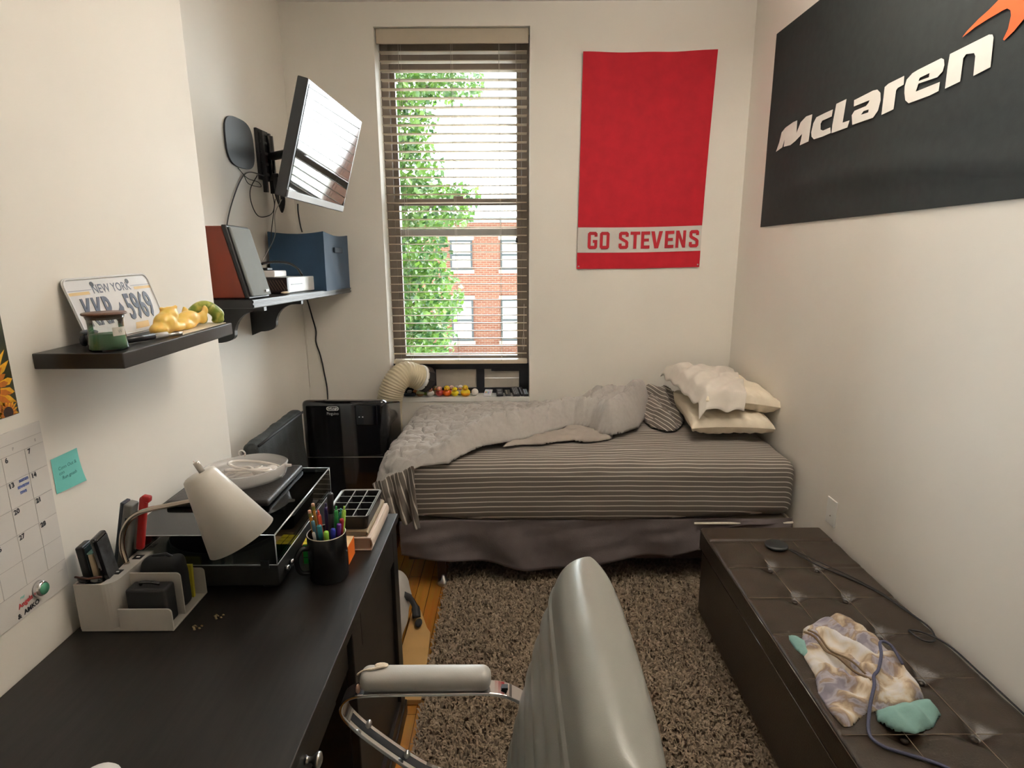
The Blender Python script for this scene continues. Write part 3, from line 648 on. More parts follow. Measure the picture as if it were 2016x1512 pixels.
# far pedestal
ped = MB().box(-0.985, -0.40, 1.25, 1.268, 0.0, 0.724).box(-0.985, -0.40, 1.79, 1.808, 0.0, 0.724).box(-0.985, -0.965, 1.268, 1.79, 0.0, 0.724).box(-0.965, -0.40, 1.268, 1.79, 0.0, 0.07).build('pedestal', DKWOOD, dk, bevel=0.002)
dr = MB().box(-0.40, -0.378, 1.252, 1.33, 0.02, 0.715).box(-0.40, -0.378, 1.745, 1.808, 0.02, 0.715).box(-0.40, -0.378, 1.33, 1.745, 0.62, 0.715).box(-0.40, -0.378, 1.33, 1.745, 0.02, 0.10).build('door_frame', DKWOOD, dk, bevel=0.003)
MB().box(-0.399, -0.390, 1.33, 1.745, 0.10, 0.62).build('door_panel', DKWOOD, dr)
MB().box(-0.40, -0.372, 1.245, 1.812, 0.0, 0.055).build('plinth', DKWOOD, dk, bevel=0.004)
MB().box(-0.985, -0.40, 0.15, 0.17, 0.0, 0.724).build('end_panel', DKWOOD, dk, bevel=0.002)
MB().box(-0.985, -0.97, 0.17, 1.25, 0.35, 0.724).build('back_panel', DKWOOD, dk)
MB().box(-0.41, -0.392, 0.17, 1.25, 0.618, 0.724).build('apron', DKWOOD, dk, bevel=0.002)
dw = MB().box(-0.392, -0.384, 0.36, 1.12, 0.632, 0.718).build('drawer', DKWOOD, dk, bevel=0.002)
mtk = Matrix.Translation((-0.384, 0.93, 0.676)) @ Matrix.Rotation(R(90), 4, 'Y')
MB().lathe([(0.009, 0), (0.006, 0.004), (0.0055, 0.012), (0.010, 0.016), (0.0145, 0.022), (0.014, 0.027), (0.007, 0.030), (0.0, 0.0305)], 18, mtk).build('knob', STEEL, dw, smooth=True)
# crumbs of dried leaf and dust specks on the top
for i, (x, y) in enumerate(((-0.724, 1.221), (-0.694, 1.262))):
    m = MB()
    for k in range(9):
        a = k*2.4; m.ball((x+0.006*math.cos(a)*(k % 3), y+0.005*math.sin(a)*(k % 3), 0.753), 0.0035, 0.002, 0.0025, 6)
    o = m.build('dried_crumb', M('tan_crumb%d' % i, (0.20, 0.15, 0.07, 1), 0.9), None, loc=(x, y, 0.75), smooth=True)
    tag(o, ['tan dried crumb on the desk beside the grey organiser', 'tan dried crumb on the desk farther out toward the mug'][i], 'crumb')

# ------------------------------------------------------------------ office chair (seen from behind its back edge)
LEA = M('grey_leatherette', (0.245, 0.245, 0.222, 1), 0.30, spec=0.55, var=0.03, scale=12, bump=0.05, bscale=500)
ch = thing('office_chair', 'grey leatherette office chair with chrome loop arms facing the desk', 'office chair', (-0.12, 0.84, 0))
def prof(s):                                     # centre line of the back, s from seat to top
    return (0.040+0.085*s+0.030*s*s, 0.50+0.490*s)
m = MB()
def back(side):
    def f(u, v):
        a = math.sin(math.pi/2*(2*u-1)); s = math.sin(math.pi/2*v)
        x, z = prof(s)
        hw = 0.305*(1-max(0, (s-0.60)/0.40)**3*0.16)
        e = max(0, 1-abs(a)**6)**0.36; et = max(0, 1-max(0, (s-0.86)/0.14)**2.4)**0.40; eb = min(1, s/0.06)**0.5
        th = (0.062 if side < 0 else 0.058)*e*et*eb
        if side < 0 and s < 0.82: th += 0.009*abs(math.sin(s*math.pi*8))*e*eb-0.005
        if side > 0: th += 0.010*(1-a*a)*et*eb
        th += 0.004*math.exp(-((s-0.55+0.06*a+0.05*math.sin(a*5))/0.012)**2)*math.exp(-((a-0.35)/0.25)**2)*side*-0.6
        cy = 0.845+a*hw+0.0*s
        nx, nz_ = 0.94, -0.33
        yy = cy; xx = x-0.035*a*a*0
        return (xx+side*th*nx, yy, z+side*th*nz_+0.012*(1-a*a)*max(0, s-0.7))
    return f
m.grid(back(-1), 60, 120); m.grid(back(1), 60, 120)
m.build('backrest', LEA, ch, smooth=True, weld=2e-4)
def seatd(p, n, h):
    if n.z > 0.5: p.z += 0.010*(1-(p.x/h.x)**2)*(1-(p.y/h.y)**2)+0.006*abs(math.sin((p.x/h.x)*math.pi*4))-0.004
    return p
MB().rnd(-0.40, 0.06, 0.58, 1.10, 0.42, 0.495, 0.035, 40, 24, 8, seatd).build('seat', LEA, ch, smooth=True)
PADM = M('pale_grey_pad', (0.42, 0.41, 0.385, 1), 0.35, spec=0.5, var=0.03, bump=0.05, bscale=400)
TORN = M('torn_backing_cloth', (0.72, 0.62, 0.50, 1), 0.9, bump=0.3, bscale=200)
def arm(y):
    # flat chrome loop: up from the seat, round the front, back along the pad, into the backrest
    path = smoothpath([(-0.10, y, 0.41), (-0.20, y, 0.45), (-0.31, y, 0.540), (-0.362, y, 0.597), (-0.371, y, 0.630), (-0.350, y, 0.655), (-0.30, y, 0.662), (-0.15, y, 0.664), (-0.05, y, 0.664), (0.0, y, 0.650), (0.04, y, 0.615), (0.06, y, 0.56)], 8)
    mm = MB(); n = len(path); vs = []
    for i, p in enumerate(path):
        t = (path[min(i+1, n-1)]-path[max(i-1, 0)]).normalized(); nn = Vector((-t.z, 0, t.x))
        for dy, dn in ((-0.021, -0.004), (0.021, -0.004), (0.021, 0.004), (-0.021, 0.004)): vs.append(p+Vector((0, dy, 0))+nn*dn)
    fs = [(i*4+k, i*4+(k+1) % 4, (i+1)*4+(k+1) % 4, (i+1)*4+k) for i in range(n-1) for k in range(4)]+[(3, 2, 1, 0), ((n-1)*4, (n-1)*4+1, (n-1)*4+2, (n-1)*4+3)]
    mm.add(vs, fs); o = mm.build('armrest', CHROME, ch, bevel=0.002)
    ms = MB()
    for dn in (-0.0046, 0.0046):
        sv = []; sg = path[4:24]
        for i, p in enumerate(sg):
            t = (sg[min(i+1, len(sg)-1)]-sg[max(i-1, 0)]).normalized(); nn = Vector((-t.z, 0, t.x))
            sv += [p+Vector((0, -0.010, 0))+nn*dn, p+Vector((0, 0.010, 0))+nn*dn]
        ms.add(sv, [(2*i, 2*i+1, 2*i+3, 2*i+2) for i in range(len(sg)-1)])
    ms.build('dark_channel', BLKM, o)
    MB().rnd(-0.330, -0.048, y-0.027, y+0.027, 0.668, 0.712, 0.020, 40, 10, 8).build('arm_pad', PADM, o, smooth=True)
    MB().box(-0.026, -0.012, y-0.006, y+0.006, 0.6625, 0.6685).build('strap_slot', BLK, o)
    if y > 1:
        MB().tube(smoothpath([(-0.335, y-0.006, 0.703), (-0.322, y-0.004, 0.712), (-0.300, y-0.004, 0.716), (-0.275, y+0.004, 0.717)], 5), [0.0018]*8+[0.003]*8, 6).ball((-0.285, y+0.010, 0.714), 0.016, 0.008, 0.004, 10).build('torn_cover', TORN, o, smooth=True)
        MB().ball((-0.331, y-0.020, 0.680), 0.005, 0.008, 0.011, 8).build('torn_cover', M('pink_torn_cloth', (0.62, 0.38, 0.28, 1), 0.9), o, smooth=True)
        for q in ((-0.325, y, 0.578), (-0.245, y, 0.498)):
            MB().ball((q[0]+0.008, q[1]-0.005, q[2]), 0.007, 0.011, 0.007, 10).build('arm_bolt', STEEL, o, smooth=True)
arm(1.128); arm(0.565)
MB().lathe([(0.03, 0.12), (0.03, 0.30), (0.02, 0.30), (0.02, 0.415)], 20, Matrix.Translation((-0.15, 0.84, 0))).build('gas_column', CHROME, ch, smooth=True)
MB().box(-0.26, -0.04, 0.74, 0.94, 0.405, 0.425).build('seat_plate', BLK, ch)
m = MB(); cs = []
for k in range(5):
    a = 2*math.pi*k/5+0.3; dx, dy = math.cos(a), math.sin(a)
    m.tube([(-0.15, 0.84, 0.135), (-0.15+dx*0.15, 0.84+dy*0.15, 0.115), (-0.15+dx*0.29, 0.84+dy*0.29, 0.095)], [0.03, 0.024, 0.017], 8)
    cs.append((-0.15+dx*0.28, 0.84+dy*0.28, a))
m.build('star_base', CHROME, ch, smooth=True)
for x, y, a in cs:
    mt = Matrix.Translation((x, y, 0.066)) @ Matrix.Rotation(a, 4, 'Z') @ Matrix.Rotation(R(90), 4, 'X')
    MB().lathe([(0.0, -0.022), (0.024, -0.022), (0.027, -0.016), (0.027, 0.016), (0.024, 0.022), (0.0, 0.022)], 16, mt).tube([(x, y, 0.07), (x, y, 0.10)], 0.007, 8).build('caster', BLK, ch, smooth=True)

# ------------------------------------------------------------------ floor odds between desk and rug
CARD = M('brown_cardboard', (0.42, 0.25, 0.09, 1), 0.8, var=0.05)
cb = MB(); pts = [(-0.395, 1.84), (-0.328, 1.84), (-0.335, 2.05), (-0.346, 2.225), (-0.365, 2.26), (-0.41, 2.385), (-0.445, 2.36), (-0.45, 2.0)]
cb.prism([(x, y, 0.004) for x, y in pts], (0, 0, 0.022))
tag(cb.build('cardboard_sheet', CARD, None, loc=(-0.39, 2.1, 0.004), bevel=0.002), 'flat brown cardboard lying on the floor beside the rug', 'cardboard')
FEL = M('grey_felt', (0.40, 0.38, 0.35, 1), 0.9)
bg_ = thing('grey_bag', 'grey cloth bag with dark strap slumped behind the end of the desk', 'bag', (-0.47, 2.3, 0.026))
def bagd(p, n, h):
    p = p+n*0.012*nz(p.x*14, p.y*9, p.z*9); p.x *= 1-0.45*(p.z/h.z)*0.5
    return p
MB().rnd(-0.615, -0.452, 2.06, 2.46, 0.03, 0.20, 0.06, 14, 24, 14, bagd).build('bag_body', FEL, bg_, smooth=True)
MB().tube(smoothpath([(-0.47, 2.32, 0.14), (-0.442, 2.33, 0.115), (-0.420, 2.315, 0.08), (-0.412, 2.29, 0.05)], 5), [0.016]*5+[0.012]*5+[0.018]*6, 8).build('strap', BLKM, bg_, smooth=True)
MB().ball((-0.400, 2.265, 0.042), 0.016, 0.028, 0.012, 10).build('buckle', BLKM, bg_, smooth=True)

# ------------------------------------------------------------------ portable air conditioner, hose, case
ac = thing('air_conditioner', 'glossy black portable air conditioner in the corner beside the bed', 'air conditioner', (-0.87, 3.2, 0))
def acd(p, n, h):
    if p.z > 0.2: p.z -= 0.27*(p.y+h.y)*((p.z-0.2)/(h.z-0.2))
    if n.y < -0.4: p.y -= 0.02*(1-(p.x/h.x)**2)
    return p
MB().rnd(-1.085, -0.645, 2.995, 3.40, 0.03, 0.832, 0.03, 24, 12, 40, acd).build('ac_body', BLKG, ac, smooth=True)
MB().box(-1.06, -0.67, 2.970, 2.9745, 0.527, 0.530).build('front_seam', STEEL, ac)
MB().box(-0.80, -0.69, 2.975, 2.9852, 0.70, 0.805).build('control_display', M('deep_black_display', (0.003, 0.003, 0.006, 1), 0.05), ac, bevel=0.003)
for x in (-0.782, -0.764): MB().box(x-0.003, x+0.003, 2.9735, 2.975, 0.742, 0.746).build('indicator_mark', WHITEP, ac)
fr = frame((-0.914, 2.9705, 0.79), (1, 0, 0), (0, 0, 1))
m = MB(); n = 40; vs = []
def stad(t, w_, h_):
    a = 2*math.pi*t; cx = (w_-h_) if math.cos(a) > 0 else -(w_-h_)
    return (cx+h_*math.cos(a), h_*math.sin(a))
for i in range(n):
    a = stad(i/n, 0.031, 0.0105); b_ = stad(i/n, 0.0285, 0.0085); vs += [fr @ Vector((a[0], a[1], 0.001)), fr @ Vector((b_[0], b_[1], 0.001))]
m.add(vs, [(2*i, 2*i+1, (2*i+3) % (2*n), (2*i+2) % (2*n)) for i in range(n)]); m.build('badge_ring', WHITEP, ac)
text('badge_lettering', "De'Longhi", 0.0125, fr @ Matrix.Translation((0, 0, 0.001)), WHITEP, ac, bold=0.0003)
text('model_lettering', 'Pinguino', 0.021, frame((-0.915, 2.9705, 0.7635), (1, 0, 0), (0, 0, 1)) @ Matrix.Translation((0, 0, 0.001)), M('grey_print', (0.35, 0.35, 0.36, 1), 0.5), ac, xs=0.85)
for x in (-1.04, -0.69):
    for y in (3.05, 3.35): MB().lathe([(0.0, 0), (0.022, 0), (0.022, 0.034), (0, 0.034)], 12, Matrix.Translation((x, y, 0))).build('caster', BLK, ac, smooth=True)
HOSE = M('ivory_hose', (0.62, 0.54, 0.38, 1), 0.5, var=0.03)
hs = thing('exhaust_hose', 'ivory ribbed exhaust hose curving from the air conditioner up to the window panel', 'hose', (-0.7, 3.48, 0.4))
path = smoothpath([(-0.735, 3.487, 0.36), (-0.735, 3.487, 0.52), (-0.735, 3.487, 0.64), (-0.72, 3.49, 0.74), (-0.685, 3.51, 0.815), (-0.64, 3.55, 0.845), (-0.585, 3.59, 0.822), (-0.558, 3.618, 0.806)], 22)
L_ = [0]
for a, b_ in zip(path[:-1], path[1:]): L_.append(L_[-1]+(b_-a).length)
MB().tube(path, [0.073+0.0042*math.sin(l/0.0135*2*math.pi) for l in L_], 28).build('hose_tube', HOSE, hs, smooth=True)
d = (path[-1]-path[-3]).normalized(); rot = d.to_track_quat('Z', 'Y').to_matrix().to_4x4()
MB().lathe([(0.070, -0.008), (0.080, -0.006), (0.084, 0.010), (0.084, 0.045), (0.070, 0.05)], 10, Matrix.Translation(path[-1]) @ rot).build('black_collar', BLK, hs)
MB().lathe([(0.077, -0.02), (0.079, -0.02), (0.080, 0.0), (0.077, 0.0)], 28, Matrix.Translation(path[-1]) @ rot).build('end_ring', WHITEP, hs, smooth=True)
CASE = M('black_canvas', (0.030, 0.034, 0.034, 1), 0.8, var=0.2, scale=14, bump=0.25, bscale=160)
cs_ = thing('padded_case', 'black canvas padded case standing on edge in front of the air conditioner', 'case', (-1.09, 2.65, 0))
def cased(p, n, h):
    p = p+n*(0.008*nz(p.y*7, p.z*5, 2)+0.004*nz(p.y*22, p.z*10, 5)); return p
mm = MB(); mm.rnd(-1.125, -1.058, 2.38, 2.955, 0.0, 0.795, 0.026, 8, 50, 60, cased)
mm.build('case_body', CASE, cs_, smooth=True)
MB().tube([(-1.058, 2.40, 0.785), (-1.052, 2.52, 0.79), (-1.052, 2.93, 0.785)], 0.006, 6).build('zip_piping', BLKM, cs_, smooth=True)

# ------------------------------------------------------------------ wall shelves
def shelf_z(y): return 1.405-0.0335*(y-2.24)                  # the far shelf sags slightly toward the window
tilt = Matrix.Rotation(-math.atan(0.0335), 4, 'X')
sf = thing('bracket_shelf', 'black wooden bracket shelf above the air conditioner', 'shelf', (-1.1, 2.9, 1.36))
m = MB()
y0, y1 = 2.24, 3.618
def slab(x0, x1, zt, zb): m.add([(x, y, shelf_z(y)+dz) for dz in (zb, zt) for y in (y0, y1) for x in (x0, x1)], [(0,2,3,1),(4,5,7,6),(0,1,5,4),(2,6,7,3),(0,4,6,2),(1,3,7,5)])
slab(-1.249, -0.955, 0, -0.032)
m.build('shelf_board', SHELFM, sf, bevel=0.0025)
m = MB(); slab(-0.955, -0.9515, -0.003, -0.012); slab(-0.955, -0.9505, -0.019, -0.029); m.build('edge_moulding', SHELFM, sf, bevel=0.001)
for y in (2.46, 2.90):
    z = shelf_z(y)-0.033
    pts = [(-1.249, y-0.012, z), (-1.00, y-0.012, z), (-1.00, y-0.012, z-0.022)]
    for k in range(9):
        a = math.pi/2*k/8; pts.append((-1.03-0.10*math.sin(a), y-0.012, z-0.022-0.10*(1-math.cos(a))))
    for k in range(7):
        a = math.pi/2*k/6; pts.append((-1.13-0.075*(1-math.cos(a)), y-0.012, z-0.122-0.03*math.sin(a)))
    pts += [(-1.249, y-0.012, z-0.17)]
    MB().prism(pts, (0, 0.026, 0)).build('bracket', SHELFM, sf, bevel=0.002)
s1 = MB().box(-1.0, -0.81, 1.241, 1.745, 1.350, 1.383).build('floating_shelf', SHELFM, None, loc=(-0.9, 1.49, 1.35), bevel=0.002)
tag(s1, 'short black floating shelf on the chimney wall above the calendar', 'shelf')

# things on the bracket shelf
def onshelf(x, y): return Matrix.Translation((x, y, shelf_z(y)+0.0005)) @ tilt
RED = M('cherry_wood', (0.19, 0.032, 0.014, 1), 0.35, var=0.35, scale=7, stretch=(1, 1, 0.25), coat=0.3)
spk = thing('bookshelf_speaker', 'cherry wood bookshelf speaker with grey grille on the near end of the bracket shelf', 'speaker', (-1.1, 2.36, shelf_z(2.36)))
A = onshelf(0, 2.275)
def wedge(xb, xt, xb2, xt2, y0, y1, z0, z1): # slab between two leaning planes
    vs = [A @ Vector(v) for v in ((xb, y0, z0), (xb2, y0, z0), (xt2, y0, z1), (xt, y0, z1), (xb, y1, z0), (xb2, y1, z0), (xt2, y1, z1), (xt, y1, z1))]
    return MB().add(vs, [(0,1,2,3),(4,7,6,5),(0,4,5,1),(3,2,6,7),(0,3,7,4),(1,5,6,2)])
wedge(-1.20, -1.19, -0.995, -1.062, 0.0, 0.185, 0.004, 0.268).build('cabinet', RED, spk, bevel=0.004)
wedge(-0.995, -1.062, -0.978, -1.042, -0.004, 0.189, 0.002, 0.272).build('front_frame', BLK, spk, bevel=0.005)
GRL = M('grey_grille_cloth', (0.20, 0.215, 0.215, 1), 0.85, var=0.03, bump=0.2, bscale=700)
wedge(-0.978, -1.042, -0.966, -1.031, 0.006, 0.180, 0.010, 0.266).build('grille', GRL, spk, bevel=0.005)
v0 = A @ Vector((-0.9655, 0.135, 0.028))
MB().obox(Matrix.Translation(v0), 0.002, 0.012, 0.004).build('badge', STEEL, spk)
con = thing('game_console', 'white game console with black vented side on the bracket shelf between speaker and bin', 'game console', (-1.1, 2.95, shelf_z(2.95)))
A = onshelf(0, 2.77)
MB().obox(A @ Matrix.Translation((-1.115, 0.19, 0.0375)), 0.107, 0.20, 0.035).build('console_body', M('white_console', (0.78, 0.78, 0.77, 1), 0.3), con, bevel=0.004)
MB().obox(A @ Matrix.Translation((-1.118, -0.012, 0.0375)), 0.110, 0.012, 0.035).build('vented_side', BLK, con, bevel=0.003)
m = MB()
for k in range(16): m.obox(A @ Matrix.Translation((-1.215+0.013*k, -0.0245, 0.0375)) @ Matrix.Rotation(R(-30), 4, 'Y'), 0.0022, 0.001, 0.026)
m.build('vent_slots', M('vent_bronze', (0.08, 0.055, 0.04, 1), 0.5), con)
MB().obox(A @ Matrix.Translation((-1.0075, 0.10, 0.040)), 0.001, 0.075, 0.0022).build('disc_slot', BLK, con)
MB().obox(A @ Matrix.Translation((-1.115, 0.19, 0.0015)), 0.09, 0.17, 0.0015).build('foot_pad', BLK, con)
hub = MB().obox(A @ Matrix.Translation((-1.12, 0.075, 0.088)), 0.05, 0.075, 0.0148).build('white_charger_box', WHITEP, None, loc=tuple((A @ Vector((-1.12, 0.075, 0.073)))), bevel=0.006)
tag(hub, 'small white box lying on top of the white game console', 'box')
hd = thing('headset', 'black headset band resting on top of the game console', 'headset', tuple(A @ Vector((-1.11, 0.25, 0.073))))
MB().tube(smoothpath([A @ Vector(p) for p in ((-1.16, 0.0, 0.122), (-1.12, 0.08, 0.140), (-1.07, 0.16, 0.138), (-1.045, 0.22, 0.115), (-1.035, 0.25, 0.085), (-1.035, 0.26, 0.078))], 6), 0.006, 8).build('head_band', BLKG, hd, smooth=True)
MB().obox(A @ Matrix.Translation((-1.13, 0.03, 0.1095)), 0.03, 0.03, 0.006).build('ear_cup', BLK, hd, bevel=0.004)
ov = MB().ball(tuple(A @ Vector((-1.00, -0.075, 0.007))), 0.018, 0.026, 0.006, 14).build('cream_disc', M('cream_plastic', (0.70, 0.62, 0.48, 1), 0.4), None, loc=tuple(A @ Vector((-1.00, -0.075, 0.0))), smooth=True)
tag(ov, 'small cream oval puck on the bracket shelf in front of the speaker', 'puck')
BLUE = M('navy_fabric', (0.012, 0.045, 0.095, 1), 0.75, var=0.12, scale=8, bump=0.2, bscale=400, sheen=0.1)
bn_ = thing('storage_bin', 'navy blue fabric storage bin at the window end of the bracket shelf', 'storage bin', (-1.08, 3.35, shelf_z(3.35)))
A = onshelf(0, 3.12)
def bind(p, n, h):
    p = p + n*(0.006*nz(p.x*8, p.y*8, p.z*8)); return p
m = MB(); x0, x1, yb, hh, t = -1.225, -0.945, 0.455, 0.292, 0.008
def wallq(a, b_):
    def f(u, v):
        x = a[0]+(b_[0]-a[0])*u; y = a[1]+(b_[1]-a[1])*u; z = 0.001+hh*v-0.012*math.sin(math.pi*u)*v*v
        bow = 0.006*nz(x*6, y*6+z*5, 3)*math.sin(math.pi*u)
        return A @ Vector((x+bow*(abs(b_[1]-a[1]) > 0.1), y+bow*(abs(b_[0]-a[0]) > 0.1), z))
    m.grid(f, 24, 16)
cs4 = [(x0, 0.0), (x1, 0.0), (x1, yb), (x0, yb)]
for i in range(4): wallq(cs4[i], cs4[(i+1) % 4])
m.grid(lambda u, v: A @ Vector((x0+(x1-x0)*u, yb*v, 0.002)), 2, 2)
m.build('bin_body', BLUE, bn_, smooth=False, solid=0.006)
MB().obox(A @ Matrix.Translation((x1+0.008, 0.225, 0.205)), 0.004, 0.075, 0.014).build('handle', M('dark_navy_strap', (0.008, 0.02, 0.04, 1), 0.7), bn_, bevel=0.003)

# ------------------------------------------------------------------ television on its arm
Rt = (Matrix.Rotation(1.5310863541110813, 4, 'Z') @ Matrix.Rotation(0.030054626187476983, 4, 'Y') @ Matrix.Rotation(0.27833155902071566, 4, 'X'))
Tv = Matrix.Translation((-0.8314, 2.9137, 1.9996)) @ Rt
tv = thing('television', 'flat television tilted down on a wall arm above the bracket shelf', 'television', (-0.86, 2.91, 2.0))
TVB = M('tv_bezel', (0.022, 0.024, 0.027, 1), 0.35, spec=0.6)
MB().obox(Tv @ Matrix.Translation((0, 0.022, 0)), 0.37, 0.022, 0.23).build('tv_case', TVB, tv, bevel=0.004)
MB().obox(Tv @ Matrix.Translation((0, 0.058, -0.02)), 0.27, 0.016, 0.15).build('rear_housing', BLK, tv, bevel=0.012)
MB().obox(Tv @ Matrix.Translation((0, -0.0005, 0.008)), 0.352, 0.0012, 0.205).build('screen', M('tv_screen', (0.004, 0.005, 0.006, 1), 0.04, spec=0.9), tv)
MB().obox(Tv @ Matrix.Translation((0, -0.0025, -0.213)), 0.36, 0.0025, 0.014).build('lower_bezel', M('silver_grey_bezel', (0.30, 0.31, 0.32, 1), 0.3), tv, bevel=0.001)
mo = MB().box(-1.249, -1.235, 3.14, 3.28, 1.92, 2.16).build('wall_plate', BLKM, tv, bevel=0.003)
m = MB()
for z in (1.95, 2.0, 2.05, 2.10, 2.145): m.box(-1.235, -1.225, 3.15, 3.27, z-0.006, z+0.006)
m.box(-1.235, -1.215, 3.155, 3.175, 1.86, 2.15).box(-1.235, -1.215, 3.245, 3.265, 1.86, 2.15); m.build('plate_rib', BLK, tv, bevel=0.002)
MB().tube([(-1.20, 3.21, 2.13), (-1.20, 3.21, 1.92)], 0.016, 12).build('swivel_post', BLKG, tv, smooth=True)
c_ = Tv @ Vector((0, 0.07, 0.0))
MB().tube([(-1.20, 3.21, 2.035), (-1.06, 3.06, 2.03), c_], 0.020, 10).build('swing_arm', BLK, tv, smooth=True)
m = MB()
for k in range(5):
    m.tube(smoothpath([(-1.19+0.006*k, 3.18, 1.95), (-1.205, 3.23+0.01*k, 1.86-0.006*k), (-1.18, 3.21+0.006*k, 1.80-0.008*k), (-1.155+0.004*k, 3.17, 1.83), (-1.16, 3.16, 1.93)], 6), 0.0042, 6)
m.build('coiled_cable', BLKM, tv, smooth=True)

CAB = BLKM
def cable(name, label, pts, r=0.0022, mat=CAB):
    o = MB().tube(smoothpath(pts, 8), r, 6).build(name, mat, None, loc=tuple(pts[0]), smooth=True)
    return tag(o, label, 'cable')
cable('speaker_wire', 'grey wire looping down the wall to the cherry speaker', [(-1.2, 3.09, 1.93), (-1.24, 3.02, 1.94), (-1.244, 2.93, 1.90), (-1.244, 2.82, 1.80), (-1.243, 2.74, 1.70), (-1.243, 2.70, 1.60), (-1.235, 2.60, 1.45)], 0.003, M('grey_cable', (0.09, 0.09, 0.09, 1), 0.6))
cable('aerial_wire', 'thin black aerial wire looping from the wall antenna to the television mount', [(-1.243, 2.905, 1.945), (-1.243, 3.0, 1.91), (-1.243, 3.12, 1.905), (-1.225, 3.10, 1.88), (-1.24, 3.0, 1.885), (-1.243, 2.96, 1.92)], 0.0018)
cable('loose_cable', 'black cable hanging in a wide loop below the television mount', [(-1.22, 3.06, 1.93), (-1.24, 3.01, 1.86), (-1.243, 3.02, 1.79), (-1.242, 3.09, 1.74), (-1.235, 3.22, 1.755), (-1.23, 3.27, 1.80), (-1.215, 3.22, 1.86)], 0.0022)
cable('hdmi_cable', 'pair of thin cables dropping from the television behind the blue bin', [(-1.14, 3.05, 1.82), (-1.165, 3.07, 1.74), (-1.19, 3.09, 1.66), (-1.2, 3.09, 1.58)], 0.002)
cable('white_cable', 'thin pale cable running from the television down behind the console', [(-1.12, 3.08, 1.82), (-1.16, 3.08, 1.75), (-1.165, 3.07, 1.65), (-1.2, 3.03, 1.56), (-1.235, 2.95, 1.46)], 0.0018, M('pale_grey_cable', (0.3, 0.29, 0.27, 1), 0.6))
cable('tv_power_cord', 'black power cord dropping from the television corner behind the blue bin', [(-1.05, 3.1, 1.80), (-1.055, 3.11, 1.76), (-1.05, 3.11, 1.70), (-1.04, 3.1, 1.665)], 0.0035)
cable('power_cord', 'black power cord running down the wall from the bracket shelf to the air conditioner', [(-1.225, 3.60, 1.322), (-1.215, 3.618, 1.28), (-1.195, 3.62, 1.18), (-1.18, 3.622, 1.10), (-1.185, 3.622, 1.03), (-1.165, 3.622, 0.95), (-1.15, 3.62, 0.85), (-1.135, 3.61, 0.70), (-1.14, 3.56, 0.4)], 0.0042)
cable('painted_wire', 'thin pale wire painted along the wall corner', [(-1.238, 3.622, 1.30), (-1.240, 3.624, 1.1), (-1.241, 3.624, 0.75)], 0.0022, WALL)
# flat antenna on the wall
pts = []
for k in range(48):
    a = 2*math.pi*k/48; ca, sa = math.cos(a), math.sin(a)
    r_ = 1/((abs(ca)**3.2+abs(sa)**3.2)**(1/3.2))
    yy, zz = 0.148*ca*r_, 0.108*sa*r_
    pts.append((-1.249, 2.955+yy, 2.058+zz-0.02*ca*0))
an = MB().prism(pts, (0.008, 0, 0)).build('flat_antenna', M('antenna_black', (0.018, 0.020, 0.022, 1), 0.5), None, loc=(-1.249, 2.955, 2.05), bevel=0.003)
tag(an, 'black flat rounded antenna stuck on the wall behind the television', 'antenna')
